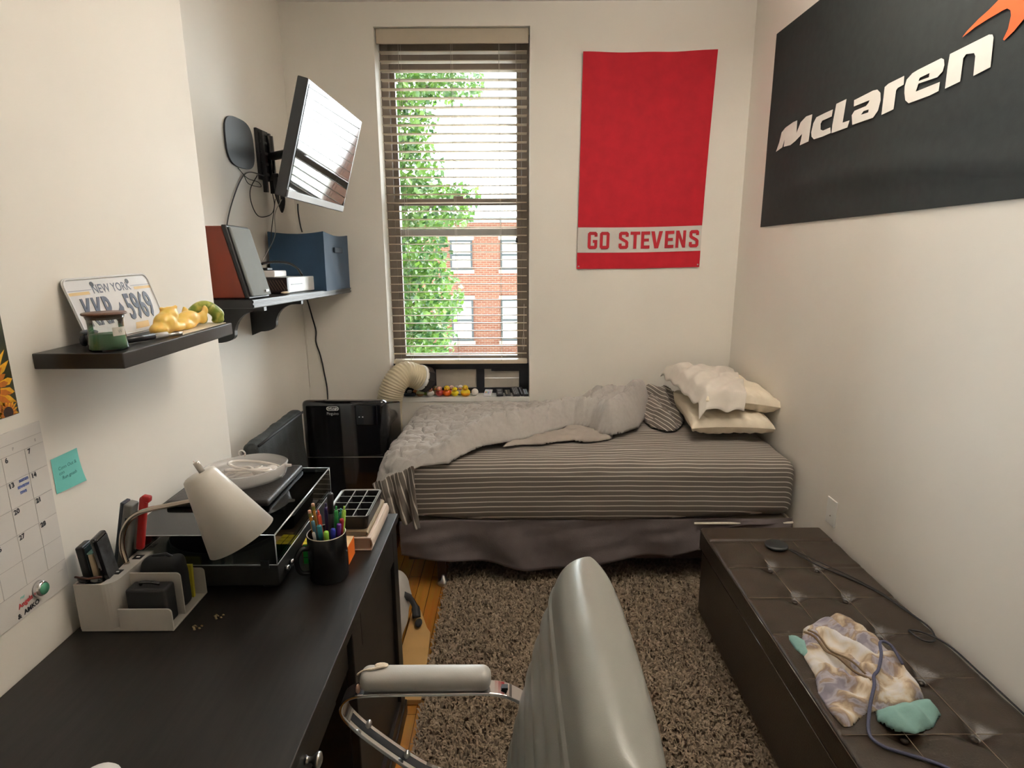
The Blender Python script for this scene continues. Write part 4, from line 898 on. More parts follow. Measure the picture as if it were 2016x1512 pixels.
# ------------------------------------------------------------------ wall flags
FLB = M('black_flag_cloth', (0.022, 0.026, 0.026, 1), 0.75, spec=0.3, var=0.12, scale=30, bump=0.1, bscale=500)
FLW = M('white_flag_print', (0.80, 0.77, 0.72, 1), 0.7, var=0.02)
FLR = M('vermilion_print', (0.75, 0.10, 0.015, 1), 0.7, var=0.06)
fg = thing('black_wall_flag', 'black wall flag with white lettering and orange red emblem on the right wall', 'flag', (1.325, 2.4, 1.7))
def fl(u, v):
    y = 3.318-1.87*u; z = 1.683+0.93*v+0.030*u*(1-v)
    bump = 0.004+0.006*(nz(u*3, v*3)+1)/2
    return (XR-0.002-bump*0.5-0.010*math.exp(-((v-0.13-0.06*math.sin(u*4))/0.05)**2)*min(1, u*6), y, z)
MB().grid(fl, 60, 40).build('cloth', FLB, fg, smooth=True)
GL = [([(3.193,2.043),(3.123,2.054),(3.104,2.087),(3.107,2.054),(3.035,2.051),(2.987,2.061),(2.923,2.082),(2.936,2.035),(2.853,2.039),(2.842,2.149),(2.9,2.151),(2.949,2.136),(2.982,2.096),(2.986,2.151),(3.025,2.151),(3.106,2.141),(3.146,2.126),(3.164,2.082)], None),
([(2.665,2.133),(2.731,2.132),(2.802,2.129),(2.825,2.109),(2.836,2.074),(2.829,2.055),(2.804,2.04),(2.73,2.039),(2.662,2.042),(2.671,2.065),(2.731,2.063),(2.753,2.071),(2.758,2.095),(2.745,2.105),(2.669,2.107)], None),
([(2.642,2.149),(2.566,2.151),(2.576,2.066),(2.525,2.065),(2.535,2.041),(2.656,2.04),(2.656,2.071)], None),
([(2.508,2.134),(2.384,2.14),(2.357,2.137),(2.335,2.121),(2.328,2.095),(2.337,2.063),(2.363,2.044),(2.501,2.044),(2.513,2.081),(2.497,2.094),(2.42,2.095),(2.405,2.103),(2.4,2.111),(2.505,2.111)], [(2.447,2.07),(2.433,2.08),(2.399,2.079),(2.399,2.069)]),
([(2.312,2.043),(2.243,2.048),(2.242,2.108),(2.234,2.114),(2.203,2.117),(2.206,2.145),(2.293,2.141),(2.313,2.135)], None),
([(2.196,2.11),(2.19,2.129),(2.163,2.142),(2.137,2.145),(2.028,2.15),(2.015,2.143),(2.009,2.126),(2.013,2.109),(2.034,2.098),(2.124,2.101),(2.132,2.079),(2.019,2.081),(2.019,2.055),(2.06,2.051),(2.162,2.05),(2.183,2.064),(2.193,2.089)], [(2.126,2.109),(2.121,2.118),(2.075,2.12),(2.075,2.108)]),
([(1.991,2.055),(1.928,2.06),(1.93,2.123),(1.92,2.131),(1.888,2.125),(1.881,2.115),(1.877,2.062),(1.815,2.069),(1.821,2.145),(1.827,2.154),(1.84,2.158),(1.991,2.151),(1.993,2.119)], None)]
FX = 1.3205
for o_, h_ in GL:
    MB().flat([(FX, y, z) for y, z in o_], [(FX, y, z) for y, z in h_] if h_ else None).build('letter', FLW, fg)
sw = [(1.948,2.183),(1.931,2.195),(1.891,2.213),(1.856,2.224),(1.824,2.238),(1.76,2.259),(1.687,2.258),(1.65,2.221),(1.682,2.187),(1.717,2.163),(1.725,2.158),(1.749,2.14),(1.78,2.125),(1.785,2.129),(1.773,2.151),(1.77,2.182),(1.775,2.196),(1.788,2.205),(1.804,2.205),(1.851,2.201),(1.9,2.195)]
MB().flat([(FX, y, z) for y, z in sw]).build('emblem', FLR, fg)
RFL = M('red_flag_cloth', (0.46, 0.010, 0.022, 1), 0.75, spec=0.3, var=0.10, scale=14, bump=0.08, bscale=500)
rf = thing('red_wall_banner', 'red wall banner with white stripe of red block letters on the window wall', 'banner', (0.755, YB-0.01, 1.46))
def rfl(u, v):
    x = 0.388+0.722*u+(0.013*v-0.004)*(1-u)+0.022*v*v*u-0.004*u*(1-v); z = 1.458+0.004*u+1.165*v-0.012*math.sin(math.pi*u)*(0.3+0.4*v)+0.004*u
    return (x, YB-0.004-0.010*(1+math.sin(u*15+1.5*nz(v*2, 1)+0.6))/2*(0.25+0.75*v)-0.003*(1+nz(u*5, v*9)), z)
MB().grid(rfl, 60, 60).build('cloth', RFL, rf, smooth=True)
def on(u, v, dy=0.002):
    q = rfl(u, v); return Vector((q[0], q[1]-dy, q[2]))
m = MB(); m.grid(lambda u, v: on(u, 0.080+0.123*v, 0.0015), 40, 4); m.build('white_stripe', M('off_white_stripe', (0.60, 0.57, 0.53, 1), 0.75, var=0.03), rf, smooth=True)
# block letters drawn on a 4 x 7 lattice
LT = {'G': [[(4,5),(4,6.3),(3.3,7),(.7,7),(0,6.3),(0,.7),(.7,0),(3.3,0),(4,.7),(4,3.7),(2.1,3.7),(2.1,2.5),(2.75,2.5),(2.75,1.3),(1.25,1.3),(1.25,5.7),(2.75,5.7),(2.75,5)]],
 'S': [[(4,4.9),(4,6.3),(3.3,7),(.7,7),(0,6.3),(0,4.4),(.5,3.8),(2.75,2.5),(2.75,1.3),(1.25,1.3),(1.25,2.2),(0,2.2),(0,.7),(.7,0),(3.3,0),(4,.7),(4,2.7),(3.5,3.4),(1.25,4.7),(1.25,5.7),(2.75,5.7),(2.75,4.9)]],
 'T': [[(0,7),(4,7),(4,5.7),(2.65,5.7),(2.65,0),(1.35,0),(1.35,5.7),(0,5.7)]],
 'E': [[(0,0),(0,7),(3.7,7),(3.7,5.7),(1.3,5.7),(1.3,4.1),(3.3,4.1),(3.3,2.9),(1.3,2.9),(1.3,1.3),(3.7,1.3),(3.7,0)]],
 'V': [[(0,7),(1.3,7),(2.1,2.2),(2.9,7),(4.2,7),(2.8,0),(1.4,0)]],
 'N': [[(0,0),(0,7),(1.3,7),(2.9,3),(2.9,7),(4.1,7),(4.1,0),(2.9,0),(1.25,4),(1.25,0)]]}
RLT = M('red_letter_print', (0.42, 0.010, 0.022, 1), 0.75)
def putletter(chh, u0, wd):
    f = lambda q: on(u0+q[0]/4*wd, 0.098+q[1]/7*0.084, 0.0045)
    if chh == 'O':
        o_ = [(.7,0),(3.3,0),(4,.7),(4,6.3),(3.3,7),(.7,7),(0,6.3),(0,.7)]; h_ = [(1.25,1.3),(2.75,1.3),(2.75,5.7),(1.25,5.7)]
        MB().flat([f(q) for q in o_], [f(q) for q in h_]).build('letter', RLT, rf)
    else: MB().flat([f(q) for q in LT[chh][0]]).build('letter', RLT, rf)
for chh, u0 in zip('GOSTEVENS', (0.082, 0.180, 0.333, 0.425, 0.512, 0.592, 0.705, 0.792, 0.900)):
    putletter(chh, u0, 0.078 if chh != 'V' else 0.090)
for u in (0.015, 0.985): MB().lathe([(0.002, 0), (0.005, 0.001), (0.005, 0.002), (0.0, 0.003)], 10, Matrix.Translation(on(u, 0.012, 0.001)) @ Matrix.Rotation(R(90), 4, 'X')).build('grommet', STEEL, rf)
ol = thing('wall_outlet', 'white blank outlet plate low on the right wall beside the brown bench', 'outlet', (XR, 2.33, 0.51))
MB().box(XR-0.006, XR, 2.295, 2.367, 0.452, 0.566).build('cover_plate', TRIM, ol, bevel=0.003)
MB().ball((XR-0.0065, 2.331, 0.492), 0.002, 0.003, 0.003, 8).build('screw', M('dull_screw', (0.2, 0.17, 0.13, 1), 0.5), ol)

# ------------------------------------------------------------------ left wall: calendar, note, sunflower print
X = XC+0.0015
PAP = M('white_laminate', (0.66, 0.63, 0.60, 1), 0.4, var=0.01); INK = M('black_ink', (0.02, 0.02, 0.025, 1), 0.6); INKB = M('blue_ink', (0.10, 0.14, 0.36, 1), 0.6); INKR = M('red_ink', (0.55, 0.06, 0.07, 1), 0.6); INKG = M('mint_ink', (0.25, 0.5, 0.45, 1), 0.6); LINE = M('grey_rule', (0.42, 0.40, 0.38, 1), 0.6)
cal = thing('wall_calendar', 'white dry erase wall calendar with ruled grid on the chimney wall', 'calendar', (XC, 0.98, 1.05))
cy1, cy0, cz1, cz0 = 1.226, 0.70, 1.243, 0.862
MB().box(XC, XC+0.003, cy0, cy1, cz0, cz1).build('board', PAP, cal, bevel=0.001)
CM = frame((XC+0.0036, 0, 0), (0, 1, 0), (0, 0, 1))          # local x = room y, local y = height
cols = [1.232-0.0575*k for k in range(0, 9)]; rows = [1.197, 1.1445, 1.089, 1.034, 0.979, 0.924]
m = MB()
for k, c_ in enumerate(cols[1:]): m.box(XC+0.0028, XC+0.0035, c_-0.0004, c_+0.0004, 0.924, 1.197)
for r_ in rows+[1.218]: m.box(XC+0.0028, XC+0.0035, cy0, cy1-0.002, r_-0.0004, r_+0.0004)
m.build('grid_rule', LINE, cal)
def put(s, y, z, size, mat, xs=1.0, rot=0, bold=0.0006):
    return text('handwriting', s, size, CM @ Matrix.Translation((y, z, 0)) @ Matrix.Rotation(R(rot), 4, 'Z'), mat, cal, bold=bold, xs=xs)
for k, row in enumerate((('7', '6', '5'), ('14', '13', '12'), ('21', '20', '19'), ('28', '27', '26'))):
    for j, n_ in enumerate(row): put(n_, cols[j+1]+0.010, rows[k]-0.008, 0.014, INK, rot=4)
for j, n_ in enumerate('SFT'): put(n_, cols[j+1]+0.03, 1.207, 0.008, LINE)
for k, s_ in enumerate(('sssmm', 'sswsmw', 'mws')): put(s_, 1.158-0.003*k, 1.139-0.012*k, 0.011, INKB, xs=0.8)
put('Angels', 1.105, 0.893, 0.014, INKR, rot=6); put('sw', 1.10, 0.907, 0.010, INKG); put('AMKO', 1.117, 0.874, 0.014, INK, rot=3); put('&', 1.085, 0.872, 0.014, INK)
put('mmmm', 1.205, 0.905, 0.005, LINE, bold=0)
mg = MB().lathe([(0.0, 0.013), (0.013, 0.013), (0.0165, 0.009), (0.0175, 0.0), (0.0, 0.0)], 24, Matrix.Translation((XC+0.0035, 1.141, 0.901)) @ Matrix.Rotation(R(90), 4, 'Y')).build('magnet_rim', CHROME, None, loc=(XC+0.0035, 1.141, 0.901), smooth=True)
mg.name = 'round_magnet'; OFF['round_magnet'] = OFF['magnet_rim']; tag(mg, 'round green magnet with silver rim on the wall calendar', 'magnet')
MB().lathe([(0.0, 0.0155), (0.012, 0.0145), (0.0125, 0.012)], 24, Matrix.Translation((XC+0.0035, 1.141, 0.901)) @ Matrix.Rotation(R(90), 4, 'Y')).build('green_cap', M('green_enamel', (0.10, 0.36, 0.22, 1), 0.2), mg, smooth=True)
sn = thing('sticky_note', 'teal sticky note with handwriting beside the wall calendar', 'sticky note', (XC, 1.278, 1.11))
MB().grid(lambda u, v: (XC+0.001+0.010*(1-v)**2*u, 1.238+0.081*u, 1.071+0.0795*v), 8, 8).build('paper', M('teal_paper', (0.16, 0.56, 0.52, 1), 0.7, var=0.02), sn, smooth=True)
for k, (s_, y_, z_) in enumerate((('Conn Out &', 1.278, 1.124), ('con', 1.258, 1.113), ('Run gnash', 1.28, 1.101))):
    text('handwriting', s_, 0.011, CM @ Matrix.Translation((y_, z_, 0.001)), M('dark_teal_ink%d' % k, (0.01, 0.10, 0.11, 1), 0.7), sn)
sp = thing('sunflower_print', 'sunflower photo print pinned on the chimney wall at the left edge', 'poster', (XC, 1.05, 1.4))
MB().box(XC, XC+0.0015, 0.86, 1.181, 1.272, 1.70).build('print_sheet', M('dark_leaf_print', (0.035, 0.038, 0.012, 1), 0.5, var=0.7, scale=22), sp)
YEL = M('sunflower_yellow', (0.72, 0.36, 0.012, 1), 0.6, var=0.25, scale=60); ORG = M('sunflower_orange', (0.50, 0.14, 0.008, 1), 0.6, var=0.3, scale=50); DKC = M('sunflower_heart', (0.035, 0.012, 0.006, 1), 0.7, var=0.5, scale=120)
rng = random.Random(5)
for cy, cz, rad in ((1.112, 1.335, 0.042), (1.05, 1.47, 0.045), (1.155, 1.262+0.018, 0.014), (0.95, 1.36, 0.045), (0.97, 1.58, 0.05)):
    for ring, (mt_, rr, xx) in enumerate(((YEL, 2.05, 0.0019), (ORG, 1.55, 0.0022))):
        m = MB()
        for k in range(18):
            a = 2*math.pi*k/18+ring*0.17+rng.uniform(-.08, .08); w_ = 0.14; r2 = rad*rr*rng.uniform(.85, 1.1)
            P_ = [(rad*.7, a-w_), (rad*(.7+rr)/2*1.02, a-w_*.9), (r2, a), (rad*(.7+rr)/2*1.02, a+w_*.9), (rad*.7, a+w_)]
            P_ = [(cy+q*math.sin(t), cz+q*math.cos(t)) for q, t in P_]
            P_ = [(max(0.861, min(1.180, y)), max(1.273, min(1.699, z))) for y, z in P_]
            m.add([(XC+xx, y, z) for y, z in P_], [(0, 1, 2, 3, 4)])
        m.build('petals', mt_, sp)
    m = MB(); m.add([(XC+0.0025, max(0.861, min(1.18, cy+rad*0.85*math.sin(t))), max(1.273, min(1.699, cz+rad*0.85*math.cos(t)))) for t in np.linspace(0, 2*math.pi, 24)[:-1]], [tuple(range(23))]); m.build('flower_heart', DKC, sp)

# ------------------------------------------------------------------ things on the floating shelf (top z = 1.383)
ZS = 1.3835
pl = thing('license_plate', 'white metal licence plate leaning on the chimney wall on the floating shelf', 'licence plate', (-0.96, 1.5, ZS))
PM = frame((-0.9745, 1.497, ZS+0.001), (0.035, 1, -0.0), (-0.32, 0.0, 1))      # x along the shelf, y up the leaning plate, z toward the room
PM.translation = Vector((-0.945, 1.497, ZS+0.002))
PLM = M('plate_enamel', (0.60, 0.60, 0.60, 1), 0.28, spec=0.6, var=0.02); NAVY = M('plate_navy', (0.045, 0.06, 0.10, 1), 0.35); GOLD = M('plate_gold', (0.62, 0.42, 0.16, 1), 0.4)
def rr(w_, h_, r_, cx, cy, n=6):
    out = []
    for qx, qy, a0 in ((w_/2-r_, h_/2-r_, 0), (-w_/2+r_, h_/2-r_, 90), (-w_/2+r_, -h_/2+r_, 180), (w_/2-r_, -h_/2+r_, 270)):
        for k in range(n+1):
            a = R(a0+90*k/n); out.append((cx+qx+r_*math.cos(a), cy+qy+r_*math.sin(a)))
    return out
q = rr(0.305, 0.152, 0.018, 0, 0.076)
MB().prism([PM @ Vector((a, b_, 0)) for a, b_ in q], PM.to_3x3() @ Vector((0, 0, 0.0015))).build('plate', PLM, pl)
rimp = rr(0.297, 0.144, 0.016, 0, 0.076); rimp.append(rimp[0])
MB().tube([PM @ Vector((a, b_, 0.0018)) for a, b_ in rimp], 0.0022, 6).build('raised_rim', PLM, pl, smooth=True)
m = MB()
for a, b_ in ((-0.146, -0.080), (0.080, 0.146)): MB().add([PM @ Vector(v) for v in ((a, 0.111, .0017), (b_, 0.111, .0017), (b_, 0.118, .0017), (a, 0.118, .0017))], [(0, 1, 2, 3)]).build('gold_band', GOLD, pl)
m.add([PM @ Vector(v) for v in ((0.02, 0.012, .0017), (0.075, 0.012, .0017), (0.08, 0.028, .0017), (0.03, 0.028, .0017))], [(0, 1, 2, 3)]); m.build('gold_band', GOLD, pl)
m = MB()
for a, b_ in ((-0.146, -0.070), (0.070, 0.146)): m.add([PM @ Vector(v) for v in ((a, 0.1205, .0017), (b_, 0.1205, .0017), (b_, 0.1225, .0017), (a, 0.1225, .0017))], [(0, 1, 2, 3)])
m.build('navy_rule', M('plate_rule', (0.30, 0.31, 0.34, 1), 0.4), pl)
text('state_lettering', 'NEW YORK', 0.030, PM @ Matrix.Translation((0, 0.121, 0.0019)), NAVY, pl, xs=0.86, bold=0.0004)
text('number_lettering', 'KKR', 0.092, PM @ Matrix.Translation((-0.074, 0.066, 0.0016)), NAVY, pl, xs=0.56, bold=0.0016, depth=0.0014)
text('number_lettering', '5969', 0.092, PM @ Matrix.Translation((0.072, 0.066, 0.0016)), NAVY, pl, xs=0.56, bold=0.0016, depth=0.0014)
MB().prism([PM @ Vector(v) for v in ((-0.014, 0.062, .0016), (0.006, 0.058, .0016), (0.010, 0.070, .0016), (0.002, 0.084, .0016), (-0.004, 0.072, .0016))], PM.to_3x3() @ Vector((0, 0, 0.0008))).build('state_outline', NAVY, pl)
for a in (-0.062, 0.064): MB().lathe([(0.0, 0), (0.0062, 0), (0.0062, 0.0008), (0, 0.0008)], 14, PM @ Matrix.Translation((a, 0.134, 0.0015))).build('bolt_hole', BLK, pl)

jr = thing('candle_jar', 'clear glass jar of green wax with brown wooden lid on the floating shelf', 'candle', (-0.868, 1.288, ZS))
JT = Matrix.Translation((-0.868, 1.288, ZS))
CLG = clear('clear_jar_glass', (0.95, 0.97, 0.96, 1), 0.05, 0.03)
MB().lathe([(0.0, 0.0), (0.036, 0.0), (0.0385, 0.004), (0.036, 0.02), (0.033, 0.05), (0.034, 0.065), (0.037, 0.073)], 32, JT).build('jar_glass', CLG, jr, smooth=True)
MB().lathe([(0.0, 0.004), (0.0355, 0.004), (0.034, 0.02), (0.0325, 0.034), (0.0, 0.034)], 32, JT).build('green_wax', M('green_wax', (0.075, 0.26, 0.11, 1), 0.45, var=0.06), jr, smooth=True)
MB().lathe([(0.0, 0.066), (0.031, 0.066), (0.0335, 0.0745), (0.041, 0.0755), (0.042, 0.0775), (0.041, 0.080), (0.0, 0.080)], 32, JT).build('wooden_lid', M('walnut_lid', (0.11, 0.045, 0.025, 1), 0.4, var=0.3, scale=40, stretch=(1, 6, 1)), jr, smooth=True)
LM_ = frame((-0.868, 1.288, ZS), (0.55, -0.1, 0), (0, 0, 1))
m = MB(); m.grid(lambda u, v: JT @ Vector((0.0375*math.cos(R(-40+46*u)), 0.0375*math.sin(R(-40+46*u)), 0.032+0.018*v)), 8, 2); m.build('paper_label', M('cream_label', (0.62, 0.60, 0.54, 1), 0.6), jr)
lf = frame(JT @ Vector((0.0382*math.cos(R(-17)), 0.0382*math.sin(R(-17)), 0.041)), (math.sin(R(17)), math.cos(R(17)), 0), (0, 0, 1))
text('label_lettering', 'W', 0.010, lf, M('grey_letter', (0.3, 0.32, 0.3, 1), 0.6), jr)

YW = bpy.data.materials.new('yellow_wax'); YW.use_nodes = True; b_ = YW.node_tree.nodes['Principled BSDF']
b_.inputs['Base Color'].default_value = (0.86, 0.58, 0.14, 1); b_.inputs['Roughness'].default_value = 0.4; b_.inputs['Subsurface Weight'].default_value = 0.35; b_.inputs['Subsurface Radius'].default_value = (0.02, 0.012, 0.004); b_.inputs['Subsurface Scale'].default_value = 0.4
GW = bpy.data.materials.new('green_marbled_wax'); GW.use_nodes = True; nt = GW.node_tree; b_ = nt.nodes['Principled BSDF']
n1 = nt.nodes.new('ShaderNodeTexNoise'); n1.inputs['Scale'].default_value = 28; n1.inputs['Distortion'].default_value = 1.5; rp = nt.nodes.new('ShaderNodeValToRGB')
rp.color_ramp.elements[0].color = (0.16, 0.24, 0.03, 1); rp.color_ramp.elements[1].color = (0.52, 0.50, 0.12, 1); rp.color_ramp.elements[0].position = 0.38; rp.color_ramp.elements[1].position = 0.6
tc = nt.nodes.new('ShaderNodeTexCoord'); nt.links.new(tc.outputs['Object'], n1.inputs[0]); nt.links.new(n1.outputs[0], rp.inputs[0]); nt.links.new(rp.outputs[0], b_.inputs['Base Color']); b_.inputs['Roughness'].default_value = 0.35
m = MB()                                                      # reclining bear-like figure, feet up, head toward the viewer's left
for c_, r_ in (((-.87, 1.625, 1.408), (.024, .045, .024)), ((-.87, 1.585, 1.400), (.026, .040, .016)), ((-.87, 1.515, 1.412), (.025, .036, .028)), ((-.87, 1.535, 1.428), (.022, .026, .022)), ((-.87, 1.540, 1.442), (.016, .020, .009)), ((-.87, 1.485, 1.400), (.022, .026, .016)), ((-.855, 1.545, 1.398), (.012, .030, .011)), ((-.855, 1.60, 1.394), (.010, .036, .009)),
               ((-.853, 1.668, 1.408), (.010, .020, .018)), ((-.851, 1.682, 1.426), (.008, .010, .013)), ((-.888, 1.648, 1.424), (.008, .014, .014)), ((-.851, 1.678, 1.438), (.003, .003, .004)), ((-.851, 1.687, 1.438), (.003, .003, .004)), ((-.888, 1.645, 1.436), (.005, .006, .005)), ((-.88, 1.522, 1.447), (.006, .006, .005)), ((-.86, 1.552, 1.449), (.006, .006, .005))):
    m.ball((c_[0], c_[1], c_[2]), *r_, n=14)
fgx = m.build('wax_figurine', YW, None, loc=(-.87, 1.58, ZS), remesh=0.0035); tag(fgx, 'yellow waxy figurine lying on its back with raised feet on the floating shelf', 'figurine')
m = MB()                                                      # arched green one at the far end
for k in range(15):
    t = k/14
    m.ball((-0.895+0.060*t, 1.690+0.032*t, 1.402+0.034*math.sin(math.pi*(0.12+0.80*t))), 0.016+0.002*math.sin(math.pi*t), 0.016, 0.013+0.005*t, 12)
m.ball((-0.838, 1.722, 1.394), 0.018, 0.018, 0.010, 12).ball((-0.875, 1.708, 1.40), 0.016, 0.016, 0.016, 12)
gx = m.build('wax_figurine', GW, None, loc=(-.86, 1.712, ZS), remesh=0.0035); tag(gx, 'green marbled waxy figurine arching at the far end of the floating shelf', 'figurine')
pp = MB().box(-0.90, -0.822, 1.50, 1.735, ZS+0.0002, ZS+0.0022).build('cream_card', M('cream_card', (0.66, 0.58, 0.44, 1), 0.6), None, loc=(-.865, 1.62, ZS)); tag(pp, 'cream paper card lying under the yellow figurine on the floating shelf', 'card')
vpn = thing('vape_pen', 'black and clear pen shaped tube lying in front of the licence plate', 'pen', (-0.86, 1.42, ZS))
MB().tube([(-0.888, 1.335, ZS+0.0085), (-0.850, 1.425, ZS+0.0085)], 0.008, 12).build('barrel', BLK, vpn, smooth=True)
MB().tube([(-0.850, 1.425, ZS+0.0085), (-0.8365, 1.457, ZS+0.0085)], 0.0065, 12).build('clear_tip', cloudy('cloudy_tip', (0.8, 0.8, 0.8, 1), 0.5), vpn, smooth=True)
MB().tube([(-0.842, 1.445, ZS+0.006), (-0.825, 1.485, ZS+0.006), (-0.83, 1.51, ZS+0.005)], 0.004, 8).build('silver_charm', STEEL, vpn, smooth=True)
gr = thing('hair_clip', 'dark glossy claw clip beside the candle jar on the floating shelf', 'clip', (-0.935, 1.345, ZS))
m = MB()
for k in range(7): m.ball((-0.945+0.007*k, 1.325+0.004*(k % 2), ZS+0.014+0.005*math.sin(k)), 0.008, 0.012, 0.013, 8)
m.build('clip_body', M('dark_glossy_shell', (0.02, 0.022, 0.03, 1), 0.15), gr, smooth=True)
MB().ball((-0.935, 1.33, ZS+0.032), 0.020, 0.012, 0.006, 10).build('clip_top', M('grey_blue_shell', (0.18, 0.20, 0.25, 1), 0.2), gr, smooth=True)
# ------------------------------------------------------------------ desk things (top z = 0.75)
ZD = 0.7503
# turntable with clear cover
tt = thing('turntable', 'black turntable under a clear tinted dust cover on the far end of the desk', 'turntable', (-0.77, 1.59, ZD))
tx0, tx1, ty0, ty1 = -0.962, -0.583, 1.358, 1.815
MB().box(tx0, tx1, ty0, ty1, 0.772, 0.828).build('plinth', M('plinth_black', (0.008, 0.008, 0.008, 1), 0.5), tt, bevel=0.003)
for x in (tx0+0.04, tx1-0.04):
    for y in (ty0+0.05, ty1-0.05): MB().lathe([(0.0, 0), (0.022, 0), (0.025, 0.006), (0.025, 0.022), (0.0, 0.022)], 16, Matrix.Translation((x, y, ZD))).build('foot', BLK, tt, smooth=True)
PT = Matrix.Translation((-0.785, 1.55, 0.828))
MB().lathe([(0.0, 0.0), (0.150, 0.0), (0.150, 0.010), (0.0, 0.011)], 48, PT).build('platter', M('grey_platter', (0.10, 0.10, 0.10, 1), 0.3, metal=0.6), tt)
MB().lathe([(0.0, 0.0115), (0.149, 0.0115), (0.149, 0.0135), (0.052, 0.0135), (0.0, 0.0135)], 48, PT).build('record', BLKG, tt)
MB().lathe([(0.0, 0.014), (0.049, 0.014)], 32, PT).build('record_label', M('cream_record_label', (0.55, 0.52, 0.45, 1), 0.6), tt)
ta = MB().tube([(-0.617, 1.745, 0.853), (-0.617, 1.56, 0.853), (-0.640, 1.50, 0.848)], 0.0035, 8).build('tonearm', STEEL, tt, smooth=True)
MB().lathe([(0.0, 0.0), (0.020, 0.0), (0.020, 0.02), (0.011, 0.022), (0.011, 0.034), (0.0, 0.034)], 20, Matrix.Translation((-0.617, 1.72, 0.828))).build('arm_pivot', BLK, ta, smooth=True)
MB().lathe([(0.0, -0.014), (0.012, -0.014), (0.012, 0.014), (0.0, 0.014)], 16, Matrix.Translation((-0.617, 1.765, 0.853)) @ Matrix.Rotation(R(90), 4, 'X')).build('counterweight', STEEL, ta, smooth=True)
COV = clear('tinted_acrylic', (0.62, 0.66, 0.66, 1), 0.03, 0.02, 1.5)
m = MB(); cz0, cz1 = 0.830, 0.910
m.box(tx0, tx1, ty0, ty1, cz1-0.003, cz1).box(tx0, tx1, ty0, ty0+0.003, cz0, cz1-0.003).box(tx0, tx1, ty1-0.003, ty1, cz0, cz1-0.003).box(tx0, tx0+0.003, ty0+0.003, ty1-0.003, cz0, cz1-0.003).box(tx1-0.003, tx1, ty0+0.003, ty1-0.003, cz0, cz1-0.003)
cov = m.build('dust_cover', COV, tt)
EDG = M('bright_acrylic_edge', (0.62, 0.68, 0.72, 1), 0.10, spec=0.9, metal=0.4)
m = MB()
for a, b_, r_ in (((tx1, ty0, cz1), (tx1, ty1, cz1), .0022), ((tx0, ty0, cz1), (tx1, ty0, cz1), .0012), ((tx1, ty0, cz0), (tx1, ty0, cz1), .0016), ((tx0, ty0, cz0), (tx1, ty0, cz0), .0010), ((tx1, ty0, cz0), (tx1, ty1, cz0), .0013), ((tx0, ty1, cz1), (tx1, ty1, cz1), .0010), ((tx1, ty1, cz0), (tx1, ty1, cz1), .0010)):
    m.tube([a, b_], r_, 6)
m.build('cover_edge', EDG, cov, smooth=True)
for y in (1.405, 1.435): MB().lathe([(0.0, 0.0), (0.007, 0.0), (0.007, 0.010), (0.0, 0.011)], 14, Matrix.Translation((tx1, y, 0.795)) @ Matrix.Rotation(R(90), 4, 'Y')).build('control_knob', CHROME, tt, smooth=True)
MB().box(tx1-0.040, tx1-0.020, ty0-0.004, ty0, 0.822, 0.842).build('cover_hinge', BLK, tt)
def film(p, q, d):
    return (p, q, 0.8435+(1-math.exp(-d/0.012))*(0.016+0.014*nz(p*26, q*26, 3)+0.008*nz(p*60, q*60, 1)))
fb = sheet([(-.745, 1.50), (-.70, 1.475), (-.66, 1.50), (-.645, 1.56), (-.66, 1.63), (-.70, 1.66), (-.76, 1.64), (-.775, 1.56)], 0.006, film).build('plastic_film', cloudy('film_plastic', (0.75, 0.77, 0.76, 1), 0.40, 0.2), None, loc=(-.71, 1.56, 0.843), smooth=True)
tag(fb, 'crumpled clear plastic film lying on the record under the dust cover', 'plastic film')
# padded folder on the cover, clear pouch on the folder
pd_ = MB().rnd(-0.94, -0.66, 1.520, 1.80, 0.9105, 0.9275, 0.007, 24, 24, 4, lambda p, n, h: p+Vector((0, 0, 0.002*nz(p.x*8, p.y*8)))).build('black_folder', M('black_soft_cover', (0.022, 0.018, 0.017, 1), 0.38, var=0.1, bump=0.1, bscale=150), None, loc=(-0.8, 1.66, 0.9105), smooth=True)
tag(pd_, 'black soft padded folder lying on the turntable cover', 'folder')
pch = thing('clear_pouch', 'cloudy clear plastic tub of coiled tubing on the black folder', 'plastic pouch', (-0.78, 1.69, 0.93))
CLD = cloudy('cloudy_plastic', (0.86, 0.84, 0.83, 1), 0.42, 0.2); CLD2 = cloudy('cloudy_tubing', (0.88, 0.82, 0.76, 1), 0.62, 0.25)
m = MB(); n = 40; vs = []
def pou(a, s): # oval outline
    return (-0.785+s*(0.112*math.cos(a)), 1.668+s*(0.105*math.sin(a)+0.02*math.cos(a)))
prf = [(0.80, 0.0), (0.97, 0.006), (1.0, 0.020), (1.02, 0.040), (0.99, 0.043), (0.96, 0.020), (0.90, 0.008), (0.0, 0.006)]
for s_, z in prf:
    for k in range(n): vs.append((*pou(2*math.pi*k/n, max(s_, 0.001)*(1+0.02*math.sin(5*2*math.pi*k/n)*(z > .02))), 0.9312+z))
m.add(vs, [(i*n+k, i*n+(k+1) % n, (i+1)*n+(k+1) % n, (i+1)*n+k) for i in range(len(prf)-1) for k in range(n)])
m.build('pouch_tub', CLD, pch, smooth=True)
m = MB()
for k in range(5):
    r_ = 0.040+0.008*k; cx, cy = -0.825+0.016*k, 1.655+0.008*k
    m.tube([(cx+r_*math.cos(a), cy+r_*0.8*math.sin(a), 0.938+0.007*k+0.016*math.sin(a*1.0+k)) for a in np.linspace(0, 2*math.pi, 26)], 0.0042, 7)
m.build('coiled_tubing', CLD2, pch, smooth=True)
m = MB()
